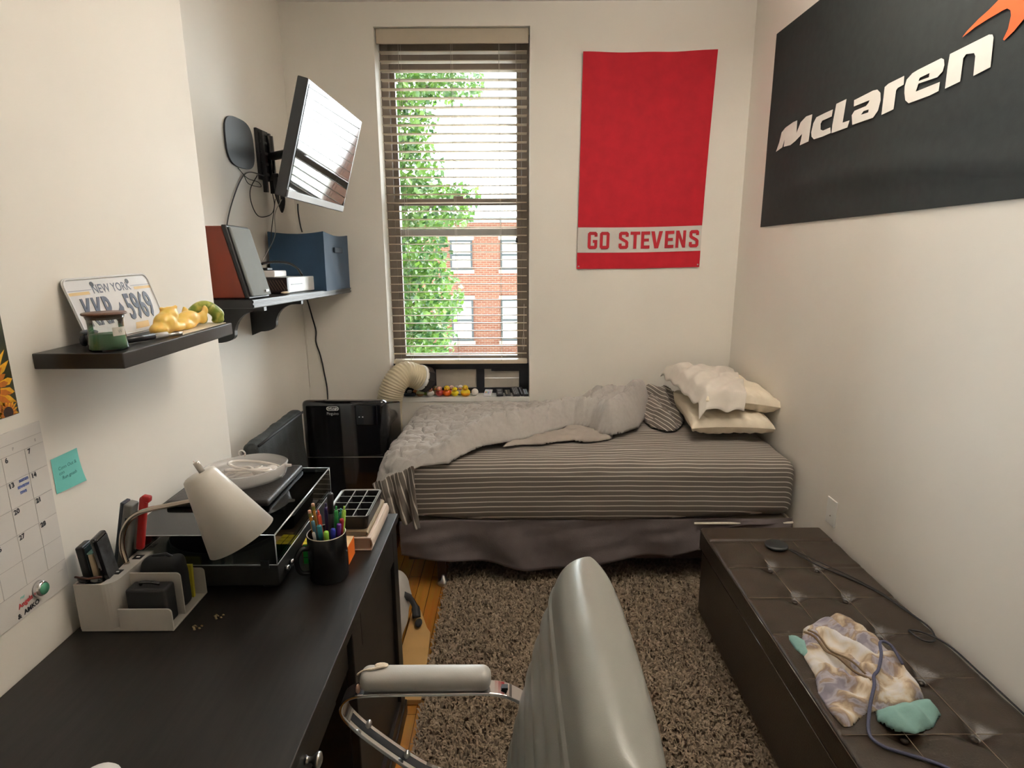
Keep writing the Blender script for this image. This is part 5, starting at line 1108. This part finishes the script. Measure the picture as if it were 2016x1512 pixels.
for c_, r_ in (((-0.735, 1.665, 0.955), (0.035, 0.028, 0.014)), ((-0.775, 1.640, 0.952), (0.03, 0.02, 0.016)), ((-0.72, 1.70, 0.950), (0.02, 0.025, 0.012))): m.ball(c_, *r_, n=12)
m.build('folded_film', CLD2, pch, smooth=True)
MB().tube([(-0.675, 1.69, 0.966), (-0.655, 1.692, 0.966)], [0.006, 0.004], 8).build('pull_tab', CLD2, pch, smooth=True)
MB().tube([(-0.83+0.010*math.cos(a), 1.76, 0.978+0.010*math.sin(a)) for a in np.linspace(0, 2*math.pi, 16)], 0.0025, 6).build('ring_tab', CLD2, pch, smooth=True)
MB().tube([(-0.87, 1.62, 0.962), (-0.915, 1.64, 1.0)], [0.005, 0.0012], 6).build('tube_tip', CLD2, pch, smooth=True)

# desk lamp whose base is a pen and letter organiser
GRYP = M('warm_grey_plastic', (0.50, 0.475, 0.435, 1), 0.55, var=0.02, bump=0.05, bscale=500)
dl = thing('desk_lamp', 'grey organiser base desk lamp with bent chrome neck and white cone shade', 'desk lamp', (-0.87, 1.28, ZD))
ox0, ox1, oy0, oy1 = -0.977, -0.768, 1.208, 1.365
MB().box(ox0, ox1, oy0, oy1, ZD, ZD+0.006).build('base_plate', GRYP, dl, bevel=0.002)
# hollow pen box: curved front corner
OUT = [(ox0, oy0), (-0.915, oy0)]+[(-0.915+0.026*math.sin(R(15*k)), oy0+0.030*(1-math.cos(R(15*k)))) for k in range(1, 7)]+[(-0.888, oy1), (ox0, oy1)]
INN = [(ox0+0.004, oy0+0.004), (-0.918, oy0+0.004), (-0.914, oy0+0.030), (-0.925, oy1-0.03), (-0.925, oy1-0.004), (ox0+0.004, oy1-0.004)]
m = MB(); zt = 0.868
m.flat([(x, y, zt) for x, y in OUT], [(x, y, zt) for x, y in INN])
n = len(OUT); m.add([(x, y, z) for z in (ZD+0.006, zt) for x, y in OUT], [(i, (i+1) % n, n+(i+1) % n, n+i) for i in range(n)])
n = len(INN); m.add([(x, y, z) for z in (ZD+0.012, zt) for x, y in INN], [(i, n+i, n+(i+1) % n, (i+1) % n) for i in range(n)]+[tuple(range(n))])
m.build('pen_box', GRYP, dl)
def plate(y, ztop, x0, x1, y_t=0.004):
    pts = [(x0, y, ZD+0.006), (x1, y, ZD+0.006)]+[(x1-0.008+0.012*0+(-0.006 if k else 0)*0+0.010*math.cos(R(90*k/6))-0.002*0-0.002, y, ztop-0.010+0.010*math.sin(R(90*k/6))) for k in range(7)]+[(x0, y, ztop)]
    return MB().prism(pts, (0, y_t, 0)).build('divider', GRYP, dl)
plate(oy0, 0.806, -0.888, ox1); plate(1.266, 0.862, -0.889, ox1-0.004); plate(1.352, 0.825, -0.889, ox1+0.004)
for x, y in ((-0.913, 1.262), (-0.905, 1.330)):
    o = MB().box(x-0.010, x+0.010, y-0.010, y+0.010, zt, zt+0.0008).build('socket', BLK, dl)
    MB().box(x-0.004, x+0.004, y-0.002, y+0.002, zt+0.0008, zt+0.0014).build('socket_tongue', WHITEP, o)
nk = smoothpath([(-0.914, 1.300, zt), (-0.925, 1.308, 0.905), (-0.920, 1.315, 0.945), (-0.900, 1.32, 0.975), (-0.865, 1.322, 0.993), (-0.80, 1.325, 1.006), (-0.715, 1.325, 1.022)], 8)
MB().tube(nk, 0.0062, 12).build('bent_neck', M('warm_chrome', (0.55, 0.47, 0.40, 1), 0.22, metal=1.0), dl, smooth=True)
tc_, bc_ = Vector((-0.720, 1.305, 1.090)), Vector((-0.642, 1.315, 0.926))
ax = (bc_-tc_); Lh = ax.length; SM = Matrix.Translation(tc_) @ ax.normalized().to_track_quat('Z', 'Y').to_matrix().to_4x4()
SHW = M('white_lamp_enamel', (0.62, 0.59, 0.54, 1), 0.35, var=0.02)
o = MB().lathe([(0.0, -0.002), (0.030, -0.002), (0.0365, 0.002), (0.039, 0.010), (0.0795, Lh), (0.0775, Lh), (0.036, 0.012), (0.0, 0.008)], 48, SM).build('lamp_shade', SHW, dl, smooth=True)
MB().lathe([(0.0, -0.028), (0.0065, -0.028), (0.007, -0.026), (0.007, -0.002)], 16, SM @ Matrix.Translation((-0.004, 0.012, 0))).build('switch_stem', STEEL, o, smooth=True)
# what stands in the organiser
def block(name, label, cat, c, h, rot, mat, extra=None, bevel=0.004):
    t = thing(name, label, cat, (c[0], c[1], c[2]-h[2]))
    mtx = Matrix.Translation(c) @ Matrix.Rotation(R(rot[2]), 4, 'Z') @ Matrix.Rotation(R(rot[1]), 4, 'Y') @ Matrix.Rotation(R(rot[0]), 4, 'X')
    MB().obox(mtx, *h).build(extra[0] if extra else 'body', mat, t, bevel=bevel)
    return t, mtx
t, mx_ = block('eyeglass_case', 'slim dark case standing at the wall end of the organiser', 'case', (-0.962, 1.25, 0.855), (0.0085, 0.020, 0.092), (0, -5, 8), BLK)
MB().obox(mx_ @ Matrix.Translation((0.0095, 0, 0.045)), 0.001, 0.017, 0.042).build('side_panel', M('dark_teal_panel', (0.02, 0.045, 0.055, 1), 0.3), t)
t, mx_ = block('cream_card_pack', 'cream card pack standing between two dark cases in the organiser', 'card pack', (-0.942, 1.25, 0.845), (0.006, 0.018, 0.085), (0, -4, 8), M('cream_pack', (0.50, 0.40, 0.27, 1), 0.6))
MB().obox(mx_ @ Matrix.Translation((0, -0.001, 0.086)), 0.006, 0.017, 0.0015).build('teal_top', TEAL, t)
t, mx_ = block('phone', 'scuffed black phone standing in the organiser beside the cream pack', 'phone', (-0.922, 1.252, 0.868), (0.0075, 0.024, 0.104), (4, -5, 6), BLKG, bevel=0.006)
MB().obox(mx_ @ Matrix.Translation((0.0078, 0, 0.02)), 0.0006, 0.020, 0.075).build('scuffed_back', M('scuffed_black', (0.05, 0.055, 0.06, 1), 0.3, var=0.8, scale=40), t)
gs = thing('sunglasses', 'dark sunglasses folded at the front of the organiser', 'sunglasses', (-0.945, 1.218, 0.868))
m = MB(); m.ball((-0.958, 1.216, 0.876), 0.014, 0.004, 0.009, 12).ball((-0.930, 1.216, 0.876), 0.014, 0.004, 0.009, 12); m.build('lens', BLKG, gs, smooth=True)
MB().tube([(-0.974, 1.214, 0.884), (-0.944, 1.213, 0.880), (-0.914, 1.214, 0.884)], 0.0025, 8).build('frame_bar', M('tortoise_frame', (0.12, 0.05, 0.03, 1), 0.2), gs, smooth=True)
t, mx_ = block('stapler', 'grey and black stapler standing upright in the organiser', 'stapler', (-0.925, 1.335, 0.925), (0.010, 0.016, 0.085), (0, 14, 0), M('stapler_grey', (0.17, 0.165, 0.155, 1), 0.4))
MB().obox(mx_ @ Matrix.Translation((-0.014, 0, 0.004)), 0.005, 0.014, 0.083).build('black_arm', M('blue_black_arm', (0.03, 0.04, 0.055, 1), 0.3), t, bevel=0.003)
MB().obox(mx_ @ Matrix.Translation((0.002, -0.0165, 0.03)), 0.003, 0.001, 0.022).build('slot', BLK, t)
t, mx_ = block('red_scissors', 'red handled tool standing behind the chrome lamp neck', 'tool', (-0.893, 1.345, 0.95), (0.009, 0.008, 0.070), (0, 12, 0), M('red_handle', (0.38, 0.018, 0.018, 1), 0.35), extra=('red_handle',), bevel=0.006)
MB().obox(mx_ @ Matrix.Translation((-0.010, 0, -0.02)), 0.0025, 0.006, 0.05).build('metal_teeth', STEEL, t)
MB().obox(mx_ @ Matrix.Translation((0.006, 0, 0.066)), 0.010, 0.008, 0.008).build('handle_hook', MATS['red_handle'], t, bevel=0.004)
t, mx_ = block('black_box', 'small black box with pale lettering in the front tray of the organiser', 'box', (-0.828, 1.240, 0.802), (0.046, 0.020, 0.045), (0, 0, 0), BLKM, bevel=0.006)
text('box_lettering', 'Razer', 0.014, mx_ @ frame((0, -0.0205, -0.022), (1, 0, 0), (0, 0, 1)), M('pale_letter', (0.45, 0.43, 0.38, 1), 0.5), t)
MB().tube(smoothpath([mx_ @ Vector(p) for p in ((-0.02, 0.0, 0.047), (-0.015, -0.004, 0.055), (0.01, -0.006, 0.056), (0.025, -0.002, 0.050))], 6), 0.004, 8).build('glossy_loop', BLKG, t, smooth=True)
wl = thing('black_pouch', 'black zip pouch standing in the middle of the organiser', 'pouch', (-0.83, 1.305, ZD+0.006))
def pouchd(p, n, h):
    p.x *= 1-0.18*max(0, p.z/h.z)**2; return p+n*0.003*nz(p.x*30, p.y*30, p.z*30)
MB().rnd(-0.883, -0.777, 1.283, 1.325, ZD+0.007, 0.885, 0.016, 20, 10, 24, pouchd).build('pouch_body', BLKM, wl, smooth=True)
MB().tube([(-0.875, 1.304, 0.868), (-0.85, 1.304, 0.886), (-0.82, 1.304, 0.890), (-0.79, 1.304, 0.872)], 0.004, 6).build('zip', BLK, wl, smooth=True)
t, mx_ = block('yellow_pad', 'yellow note pad standing behind the black pouch', 'note pad', (-0.834, 1.338, 0.800), (0.050, 0.004, 0.042), (-4, 0, 0), M('pad_yellow', (0.62, 0.55, 0.04, 1), 0.6), extra=('pad_sheets',), bevel=0.001)

# mug of pens
mg_ = thing('pen_mug', 'black mug crowded with pens near the desk edge', 'mug', (-0.483, 1.440, ZD))
MT = Matrix.Translation((-0.483, 1.440, ZD))
MUGB = M('satin_black_glaze', (0.008, 0.008, 0.009, 1), 0.25, var=0.05)
MB().lathe([(0.0, 0.0), (0.046, 0.0), (0.0495, 0.004), (0.0495, 0.123), (0.0485, 0.1255), (0.0465, 0.124), (0.0465, 0.008), (0.0, 0.008)], 40, MT).build('mug_body', MUGB, mg_, smooth=True)
MB().tube([MT @ Vector((0.048*math.cos(a), 0.048*math.sin(a), 0.1250)) for a in np.linspace(0, 2*math.pi, 41)], 0.0011, 6).build('worn_rim', M('cream_rim', (0.55, 0.48, 0.38, 1), 0.3), mg_, smooth=True)
ha = R(218); hd_ = Vector((math.cos(ha), math.sin(ha), 0))
MB().tube(smoothpath([MT @ (hd_*0.047+Vector((0, 0, 0.096))), MT @ (hd_*0.070+Vector((0, 0, 0.097))), MT @ (hd_*0.082+Vector((0, 0, 0.070))), MT @ (hd_*0.074+Vector((0, 0, 0.038))), MT @ (hd_*0.048+Vector((0, 0, 0.026)))], 6), 0.0065, 10).build('mug_handle', MUGB, mg_, smooth=True)
def pen(name, label, x, y, top, col, r=0.0045, capcol=None, style='pen', lean=None):
    bx, by = -0.483+(x+0.483)*0.55, 1.440+(y-1.440)*0.55
    if lean: bx, by = lean
    a = Vector((bx, by, ZD+0.0095)); b_ = Vector((x, y, top)); d_ = (b_-a).normalized()
    t = thing(name, label, 'pencil' if name == 'pencil' else 'marker' if name == 'marker' else 'pen', tuple(a), 'pens in the black mug')
    mt_ = MATS.get('pen_'+str(col)) or M('pen_'+str(col), col, 0.35, var=0.03)
    L0 = (b_-a).length
    if style == 'pencil':
        MB().tube([a, a+d_*(L0-0.018)], r, 6).build('barrel', mt_, t)
        MB().tube([a+d_*(L0-0.018), a+d_*(L0-0.008)], r*1.04, 10).build('ferrule', M('ferrule_'+name+str(len(MATS)), (0.30, 0.30, 0.08, 1), 0.3, metal=0.7), t)
        MB().tube([a+d_*(L0-0.008), b_-d_*0.001, b_], [r, r, r*0.7], 10).build('eraser', M('eraser_'+str(len(MATS)), (0.62, 0.36, 0.26, 1), 0.8), t, smooth=True)
    elif style == 'click':
        MB().tube([a, b_-d_*0.014, b_-d_*0.010], [r, r, r*0.6], 12).build('barrel', mt_, t, smooth=True)
        MB().tube([b_-d_*0.010, b_], r*0.45, 8).build('clicker', mt_, t, smooth=True)
        q = (b_-d_*0.014)+Vector((0.0, -r*1.35, 0)); MB().tube([q, q-d_*0.032], 0.0012, 6).build('clip', mt_, t)
    else:
        cc = MATS.get('pen_'+str(capcol or col)) or M('pen_'+str(capcol), capcol, 0.3, var=0.03)
        MB().tube([a, b_-d_*0.055], r*0.92, 12).build('barrel', mt_, t, smooth=True)
        MB().tube([b_-d_*0.055, b_-d_*0.004, b_-d_*0.001, b_], [r, r, r*0.8, r*0.3], 12).build('cap', cc, t, smooth=True)
G = (0.02, 0.26, 0.05, 1); LG = (0.28, 0.62, 0.06, 1); TL = (0.02, 0.20, 0.25, 1); NB = (0.02, 0.03, 0.33, 1); PU = (0.10, 0.02, 0.22, 1); RD = (0.35, 0.02, 0.03, 1); OR = (0.55, 0.24, 0.03, 1); WH = (0.7, 0.7, 0.66, 1); BK = (0.01, 0.01, 0.012, 1); SB = (0.06, 0.16, 0.22, 1); RO = (0.62, 0.06, 0.02, 1)
pen('pencil', 'orange pencil with pink eraser leaning at the left of the black mug', -0.525, 1.448, 0.934, OR, 0.0042, style='pencil')
pen('pencil', 'taller orange pencil with green ferrule behind the other pencil in the mug', -0.521, 1.466, 0.945, (0.50, 0.25, 0.04, 1), 0.0042, style='pencil')
pen('pen', 'slate blue pen beside the pencils in the black mug', -0.513, 1.432, 0.912, SB, 0.0050)
pen('pen', 'white pen with black clip at the front left of the black mug', -0.505, 1.408, 0.892, WH, 0.0040, capcol=WH)
pen('marker', 'teal marker at the front of the black mug', -0.491, 1.413, 0.909, TL, 0.0068)
pen('marker', 'bright lime green marker at the front centre of the black mug', -0.473, 1.409, 0.894, LG, 0.0066)
pen('marker', 'royal blue marker at the front right of the black mug', -0.457, 1.416, 0.898, NB, 0.0064)
pen('marker', 'purple marker beside the blue marker in the black mug', -0.444, 1.426, 0.907, PU, 0.0062)
pen('marker', 'dark red marker at the right rim of the black mug', -0.440, 1.440, 0.914, RD, 0.0060)
pen('pen', 'red orange click pen in the middle of the black mug', -0.502, 1.450, 0.930, RO, 0.0055, style='click')
pen('pen', 'red pen with pale button behind the red orange pen in the mug', -0.508, 1.464, 0.928, (0.5, 0.05, 0.04, 1), 0.0050, style='click')
pen('marker', 'tall black marker rising above the other pens in the mug', -0.472, 1.460, 0.976, BK, 0.0082)
pen('pen', 'dark navy pen behind the middle of the black mug', -0.490, 1.474, 0.942, (0.03, 0.02, 0.08, 1), 0.0055, style='click')
pen('pen', 'deep green click pen beside the tall black marker', -0.457, 1.455, 0.941, G, 0.0055, style='click')
pen('pen', 'teal green click pen behind the green pens in the mug', -0.449, 1.466, 0.930, (0.03, 0.28, 0.22, 1), 0.0050, style='click')
pen('pen', 'yellow green click pen at the back right of the black mug', -0.437, 1.458, 0.940, (0.36, 0.62, 0.08, 1), 0.0055, style='click')

# cube puzzle, orange note block, books, ice tray
cbz = thing('puzzle_cube', 'coloured puzzle cube on the desk between turntable and mug', 'puzzle cube', (-0.548, 1.53, ZD))
CM2 = Matrix.Translation((-0.5465, 1.533, ZD+0.0285)) @ Matrix.Rotation(R(4), 4, 'Z')
MB().obox(CM2, 0.0285, 0.0285, 0.0285).build('cube_core', BLK, cbz, bevel=0.002)
stk = {'top': M('cube_yellow', (0.70, 0.62, 0.03, 1), 0.3), 'front': M('cube_green', (0.02, 0.30, 0.05, 1), 0.3), 'side': M('cube_red', (0.5, 0.03, 0.03, 1), 0.3)}
for k in range(9):
    a, b_ = (k % 3-1)*0.019, (k//3-1)*0.019
    MB().obox(CM2 @ Matrix.Translation((a, b_, 0.0287)), 0.0082, 0.0082, 0.0006).build('sticker', stk['top'], cbz)
    MB().obox(CM2 @ Matrix.Translation((a, -0.0287, b_)), 0.0082, 0.0006, 0.0082).build('sticker', stk['front'], cbz)
    MB().obox(CM2 @ Matrix.Translation((-0.0287, a, b_)), 0.0006, 0.0082, 0.0082).build('sticker', stk['side'], cbz)
nb = MB().box(-0.520, -0.447, 1.497, 1.562, ZD, ZD+0.052).build('note_cube', M('orange_paper', (0.80, 0.16, 0.01, 1), 0.7, var=0.05, scale=3, stretch=(1, 1, 60)), None, loc=(-0.483, 1.53, ZD)); nb.rotation_euler = (0, 0, 0)
tag(nb, 'orange block of note paper behind the black mug', 'note block')
NT = MB().box(-0.520, -0.4475, 1.4975, 1.5615, ZD+0.052, ZD+0.0528).build('top_note', M('peach_paper', (0.75, 0.55, 0.32, 1), 0.7), nb)
def book(name, label, x0, x1, y0, y1, z0, z1, cov_, page, rounded=True, t=0.003):
    b_ = thing(name, label, 'book', ((x0+x1)/2, (y0+y1)/2, z0))
    MB().box(x0, x1, y0, y1, z0, z0+t).box(x0, x1, y0, y1, z1-t, z1).build('cover', cov_, b_, bevel=0.001)
    m = MB(); n = 10
    sec = [(x1-0.006+0.010*math.cos(R(-90+180*k/n)), (z0+z1)/2+((z1-z0)/2)*math.sin(R(-90+180*k/n))) for k in range(n+1)]
    sec += [(x1-0.006+0.007*math.cos(R(90-180*k/n)), (z0+z1)/2+((z1-z0)/2-t)*math.sin(R(90-180*k/n))) for k in range(n+1)]
    m.prism([(x, y0, z) for x, z in sec], (0, y1-y0, 0)); m.build('spine', cov_, b_, smooth=False)
    MB().box(x0+0.004, x1-0.004, y0+0.004, y1-0.004, z0+t, z1-t).build('page_block', page, b_)
    return b_
book('book', 'thick book in pale pink cover, at the bottom by the desk edge', -0.555, -0.403, 1.575, 1.812, ZD, 0.790, M('pale_pink_cover', (0.66, 0.55, 0.47, 1), 0.5, var=0.05), M('beige_page_edges', (0.42, 0.31, 0.23, 1), 0.8, var=0.1, scale=3, stretch=(1, 1, 200)))
book('book', 'thin tan notebook between the pink book and the ice tray', -0.545, -0.415, 1.582, 1.805, 0.7902, 0.806, M('tan_cover', (0.26, 0.20, 0.12, 1), 0.55, var=0.06), M('notebook_page_edges', (0.38, 0.32, 0.23, 1), 0.8), t=0.002)
it = thing('ice_cube_tray', 'black ice cube tray with pale rim on top of the books', 'ice tray', (-0.468, 1.69, 0.8062))
ix0, ix1, iy0, iy1, iz0, iz1 = -0.540, -0.412, 1.590, 1.792, 0.8063, 0.846
q_o = rr(ix1-ix0, iy1-iy0, 0.018, (ix0+ix1)/2, (iy0+iy1)/2); q_b = rr(ix1-ix0-0.012, iy1-iy0-0.012, 0.014, (ix0+ix1)/2, (iy0+iy1)/2)
m = MB(); n = len(q_o)
m.add([(x, y, iz0) for x, y in q_b]+[(x, y, iz1) for x, y in q_o], [(i, (i+1) % n, n+(i+1) % n, n+i) for i in range(n)]+[tuple(reversed(range(n)))]); m.build('tray_body', BLK, it, smooth=False)
q_i = rr(ix1-ix0-0.010, iy1-iy0-0.010, 0.014, (ix0+ix1)/2, (iy0+iy1)/2)
RIM = M('pale_silicone_rim', (0.30, 0.31, 0.31, 1), 0.35); RIMD = M('dark_silicone', (0.015, 0.014, 0.017, 1), 0.5)
n = len(q_o); m = MB().add([(x, y, iz1+0.001) for x, y in q_o]+[(x, y, iz1-0.002) for x, y in q_i], [(i, (i+1) % n, n+(i+1) % n, n+i) for i in range(n)]); m.build('tray_rim', RIM, it)
m = MB()
cw = (ix1-ix0-0.014)/3; chh = (iy1-iy0-0.014)/4; gx0, gy0 = ix0+0.007, iy0+0.007
def cells(m, za, zb, t_):
    for k in range(4): m.box(gx0+cw*k-t_, gx0+cw*k+t_, gy0, gy0+4*chh, za, zb)
    for k in range(5): m.box(gx0, gx0+3*cw, gy0+chh*k-t_, gy0+chh*k+t_, za, zb-0.0001)
    return m
cells(m, iz1-0.0006, iz1+0.0004, 0.0015).build('cell_grid', RIM, it)
cells(MB(), iz1-0.03, iz1-0.0007, 0.0012).build('cell_wall', RIMD, it)
MB().box(gx0, gx0+3*cw, gy0, gy0+4*chh, iz0+0.003, iz0+0.016).build('cell_floor', RIMD, it)
# white rounded thing at the very bottom edge of the view
wm = thing('white_mouse', 'white rounded computer mouse on the near part of the desk', 'computer mouse', (-0.672, 0.80, ZD))
MB().lathe([(0.93, 0.0), (1.0, 0.15), (0.99, 0.4), (0.88, 0.68), (0.65, 0.88), (0.35, 0.98), (0.0, 1.0)], 32, Matrix.Translation((-0.671, 0.785, ZD)) @ Matrix.Diagonal((0.040, 0.056, 0.027, 1))).build('mouse_shell', WHITEP, wm, smooth=True)
MB().box(-0.6725, -0.6695, 0.785, 0.80, ZD+0.0265, ZD+0.0275).build('scroll_slot', M('mouse_grey', (0.4, 0.4, 0.4, 1), 0.5), wm)

# ------------------------------------------------------------------ window sill things (top z = 0.68)
ZW = OZ0+0.0005
def duck(label, x, y, s, body, head=None, beak=(0.75, 0.22, 0.02, 1), face=1.0, belly=None):
    key = lambda c: MATS.get('duck_'+str(c)) or M('duck_'+str(c), c, 0.3, var=0.03)
    t = thing('rubber_duck', label, 'rubber duck', (x, y, ZW), 'rubber ducks on the window sill')
    m = MB(); m.ball((x, y, ZW+0.016*s), 0.0205*s, 0.021*s, 0.016*s, 14).ball((x, y+0.019*s, ZW+0.023*s), 0.008*s, 0.010*s, 0.006*s, 8)
    m.build('duck_body', key(body), t, smooth=True)
    MB().ball((x, y-0.006*s, ZW+0.037*s), 0.013*s, 0.012*s, 0.0118*s, 14).build('duck_head', key(head or body), t, smooth=True)
    MB().ball((x, y-0.018*s, ZW+0.035*s), 0.006*s, 0.006*s, 0.0024*s, 10).build('beak', key(beak), t, smooth=True)
    for d_ in (-1, 1): MB().ball((x+d_*0.0045*s, y-0.0158*s, ZW+0.040*s), 0.0016*s, n=6).build('eye', BLK, t)
    if belly: MB().ball((x, y-0.0035*s, ZW+0.012*s), 0.0198*s, 0.0195*s, 0.0115*s, 12).build('belly', key(belly), t, smooth=True)
YD = (0.80, 0.55, 0.02, 1)
duck('pale green and brown toy duck, first of the front row beside the hose', -0.572, 3.655, 1.25, (0.55, 0.58, 0.32, 1), belly=(0.25, 0.12, 0.05, 1))
duck('lime green toy duck behind the pale green one on the sill', -0.545, 3.690, 1.31, (0.36, 0.55, 0.10, 1))
duck('orange brown toy duck nearest the hose at the back of the row', -0.6, 3.690, 1.19, (0.50, 0.18, 0.06, 1))
duck('white bellied toy duck with pinkish red head on the window sill', -0.508, 3.655, 1.19, (0.62, 0.60, 0.58, 1), head=(0.60, 0.22, 0.15, 1), beak=(0.7, 0.4, 0.1, 1))
duck('brown mottled toy duck at the back beside the red headed duck', -0.478, 3.690, 1.25, (0.20, 0.15, 0.08, 1))
duck('dark red toy duck with pink head in the sill row', -0.45, 3.658, 1.31, (0.45, 0.05, 0.04, 1), head=(0.70, 0.34, 0.26, 1))
duck('orange red toy duck with yellow head in the sill row', -0.404, 3.655, 1.44, (0.75, 0.13, 0.01, 1), head=YD)
duck('pale pink toy duck at the back behind the yellow ones', -0.378, 3.695, 1.25, (0.70, 0.50, 0.44, 1))
duck('grey speckled toy duck at the back between pink and white ducks', -0.345, 3.695, 1.25, (0.35, 0.32, 0.36, 1))
duck('bright yellow toy duck lying low in the sill row', -0.356, 3.655, 1.23, (0.85, 0.70, 0.02, 1))
duck('white toy duck at the back behind the bright yellow duck', -0.322, 3.690, 1.31, (0.72, 0.68, 0.64, 1))
duck('large yellow rubber duck with orange base at the right end of the row', -0.29, 3.652, 1.5, YD, belly=(0.80, 0.32, 0.01, 1))
wb = MB().ball((-0.232, 3.668, ZW+0.0225), 0.022, 0.022, 0.023, 20).build('white_ball', M('white_rubber', (0.78, 0.72, 0.68, 1), 0.5), None, loc=(-0.232, 3.668, ZW), smooth=True); tag(wb, 'small white ball on the sill between the ducks and remotes', 'ball')
gd = thing('grey_figure', 'small grey and dark toy car on the sill beside the hose', 'toy', (-0.635, 3.66, ZW))
MB().rnd(-0.675, -0.60, 3.645, 3.685, ZW+0.001, ZW+0.022, 0.008, 12, 6, 6).build('toy_body', M('toy_slate', (0.05, 0.065, 0.09, 1), 0.25), gd, smooth=True)
MB().rnd(-0.655, -0.625, 3.648, 3.682, ZW+0.020, ZW+0.036, 0.008, 8, 6, 6).build('toy_cab', M('toy_silver', (0.35, 0.37, 0.38, 1), 0.3), gd, smooth=True)
def remote(label, x, y, w_, l, h, body, keys, keycols, rows, rot=0, lean=0, lift=0.0):
    lean += 12
    t = thing('remote_control', label, 'remote control', (x, y, ZW), 'remotes on the window sill')
    mtx = Matrix.Translation((x, y, ZW+h/2+0.0005+lift+abs(math.sin(R(lean)))*l/2)) @ Matrix.Rotation(R(rot), 4, 'Z') @ Matrix.Rotation(R(lean), 4, 'X')
    key = lambda c: MATS.get('rc_'+str(c)) or M('rc_'+str(c), c, 0.35, var=0.02)
    MB().obox(mtx, w_/2, l/2, h/2).build('remote_body', key(body), t, bevel=0.0025)
    for i in range(keys):
        for j in range(rows):
            MB().obox(mtx @ Matrix.Translation((w_*0.78*((i+.5)/keys-.5), l*0.80*((j+.5)/rows-.5), h/2+0.0006)), w_*0.26/keys*1.1, l*0.26/rows*1.1, 0.0008).build('button', key(keycols[(i+j*keys) % len(keycols)]), t)
WHT = (0.72, 0.72, 0.74, 1); DG = (0.02, 0.02, 0.025, 1); GY = (0.16, 0.17, 0.18, 1)
remote('white remote with coloured buttons, first of the sill remotes', -0.150, 3.672, 0.048, 0.075, 0.007, WHT, 4, [(0.75, 0.75, 0.78, 1), (0.72, 0.74, 0.78, 1), (0.7, 0.7, 0.74, 1), (0.7, 0.72, 0.76, 1), (0.55, 0.75, 0.8, 1), (0.7, 0.7, 0.72, 1), (0.5, 0.4, 0.7, 1), (0.7, 0.68, 0.74, 1), (0.7, 0.25, 0.2, 1), (0.3, 0.55, 0.3, 1), (0.2, 0.3, 0.6, 1), (0.65, 0.55, 0.65, 1), (0.75, 0.35, 0.1, 1), (0.4, 0.6, 0.4, 1), (0.25, 0.4, 0.65, 1), (0.6, 0.35, 0.6, 1)], 6, rot=-8, lean=6)
remote('short black remote with one grey pad beside the white remote', -0.078, 3.672, 0.042, 0.075, 0.012, DG, 1, [GY], 2, rot=6, lean=6)
remote('small black remote with cream label between two black remotes', -0.028, 3.676, 0.036, 0.065, 0.010, DG, 2, [(0.40, 0.38, 0.30, 1), (0.15, 0.15, 0.13, 1)], 3, rot=8, lean=5)
remote('long black remote with many grey keys leaning on the vent panel', 0.020, 3.672, 0.044, 0.090, 0.013, DG, 3, [GY, (0.24, 0.24, 0.25, 1)], 6, rot=14, lean=9)
remote('narrow black remote with pale marks in the sill corner', 0.058, 3.680, 0.026, 0.090, 0.011, DG, 2, [(0.3, 0.3, 0.34, 1), DG], 5, rot=14, lean=9)
remote('black remote with lilac face at the right end of the sill', 0.083, 3.664, 0.030, 0.070, 0.013, DG, 2, [(0.42, 0.44, 0.55, 1), (0.35, 0.45, 0.5, 1)], 4, rot=10, lean=8)
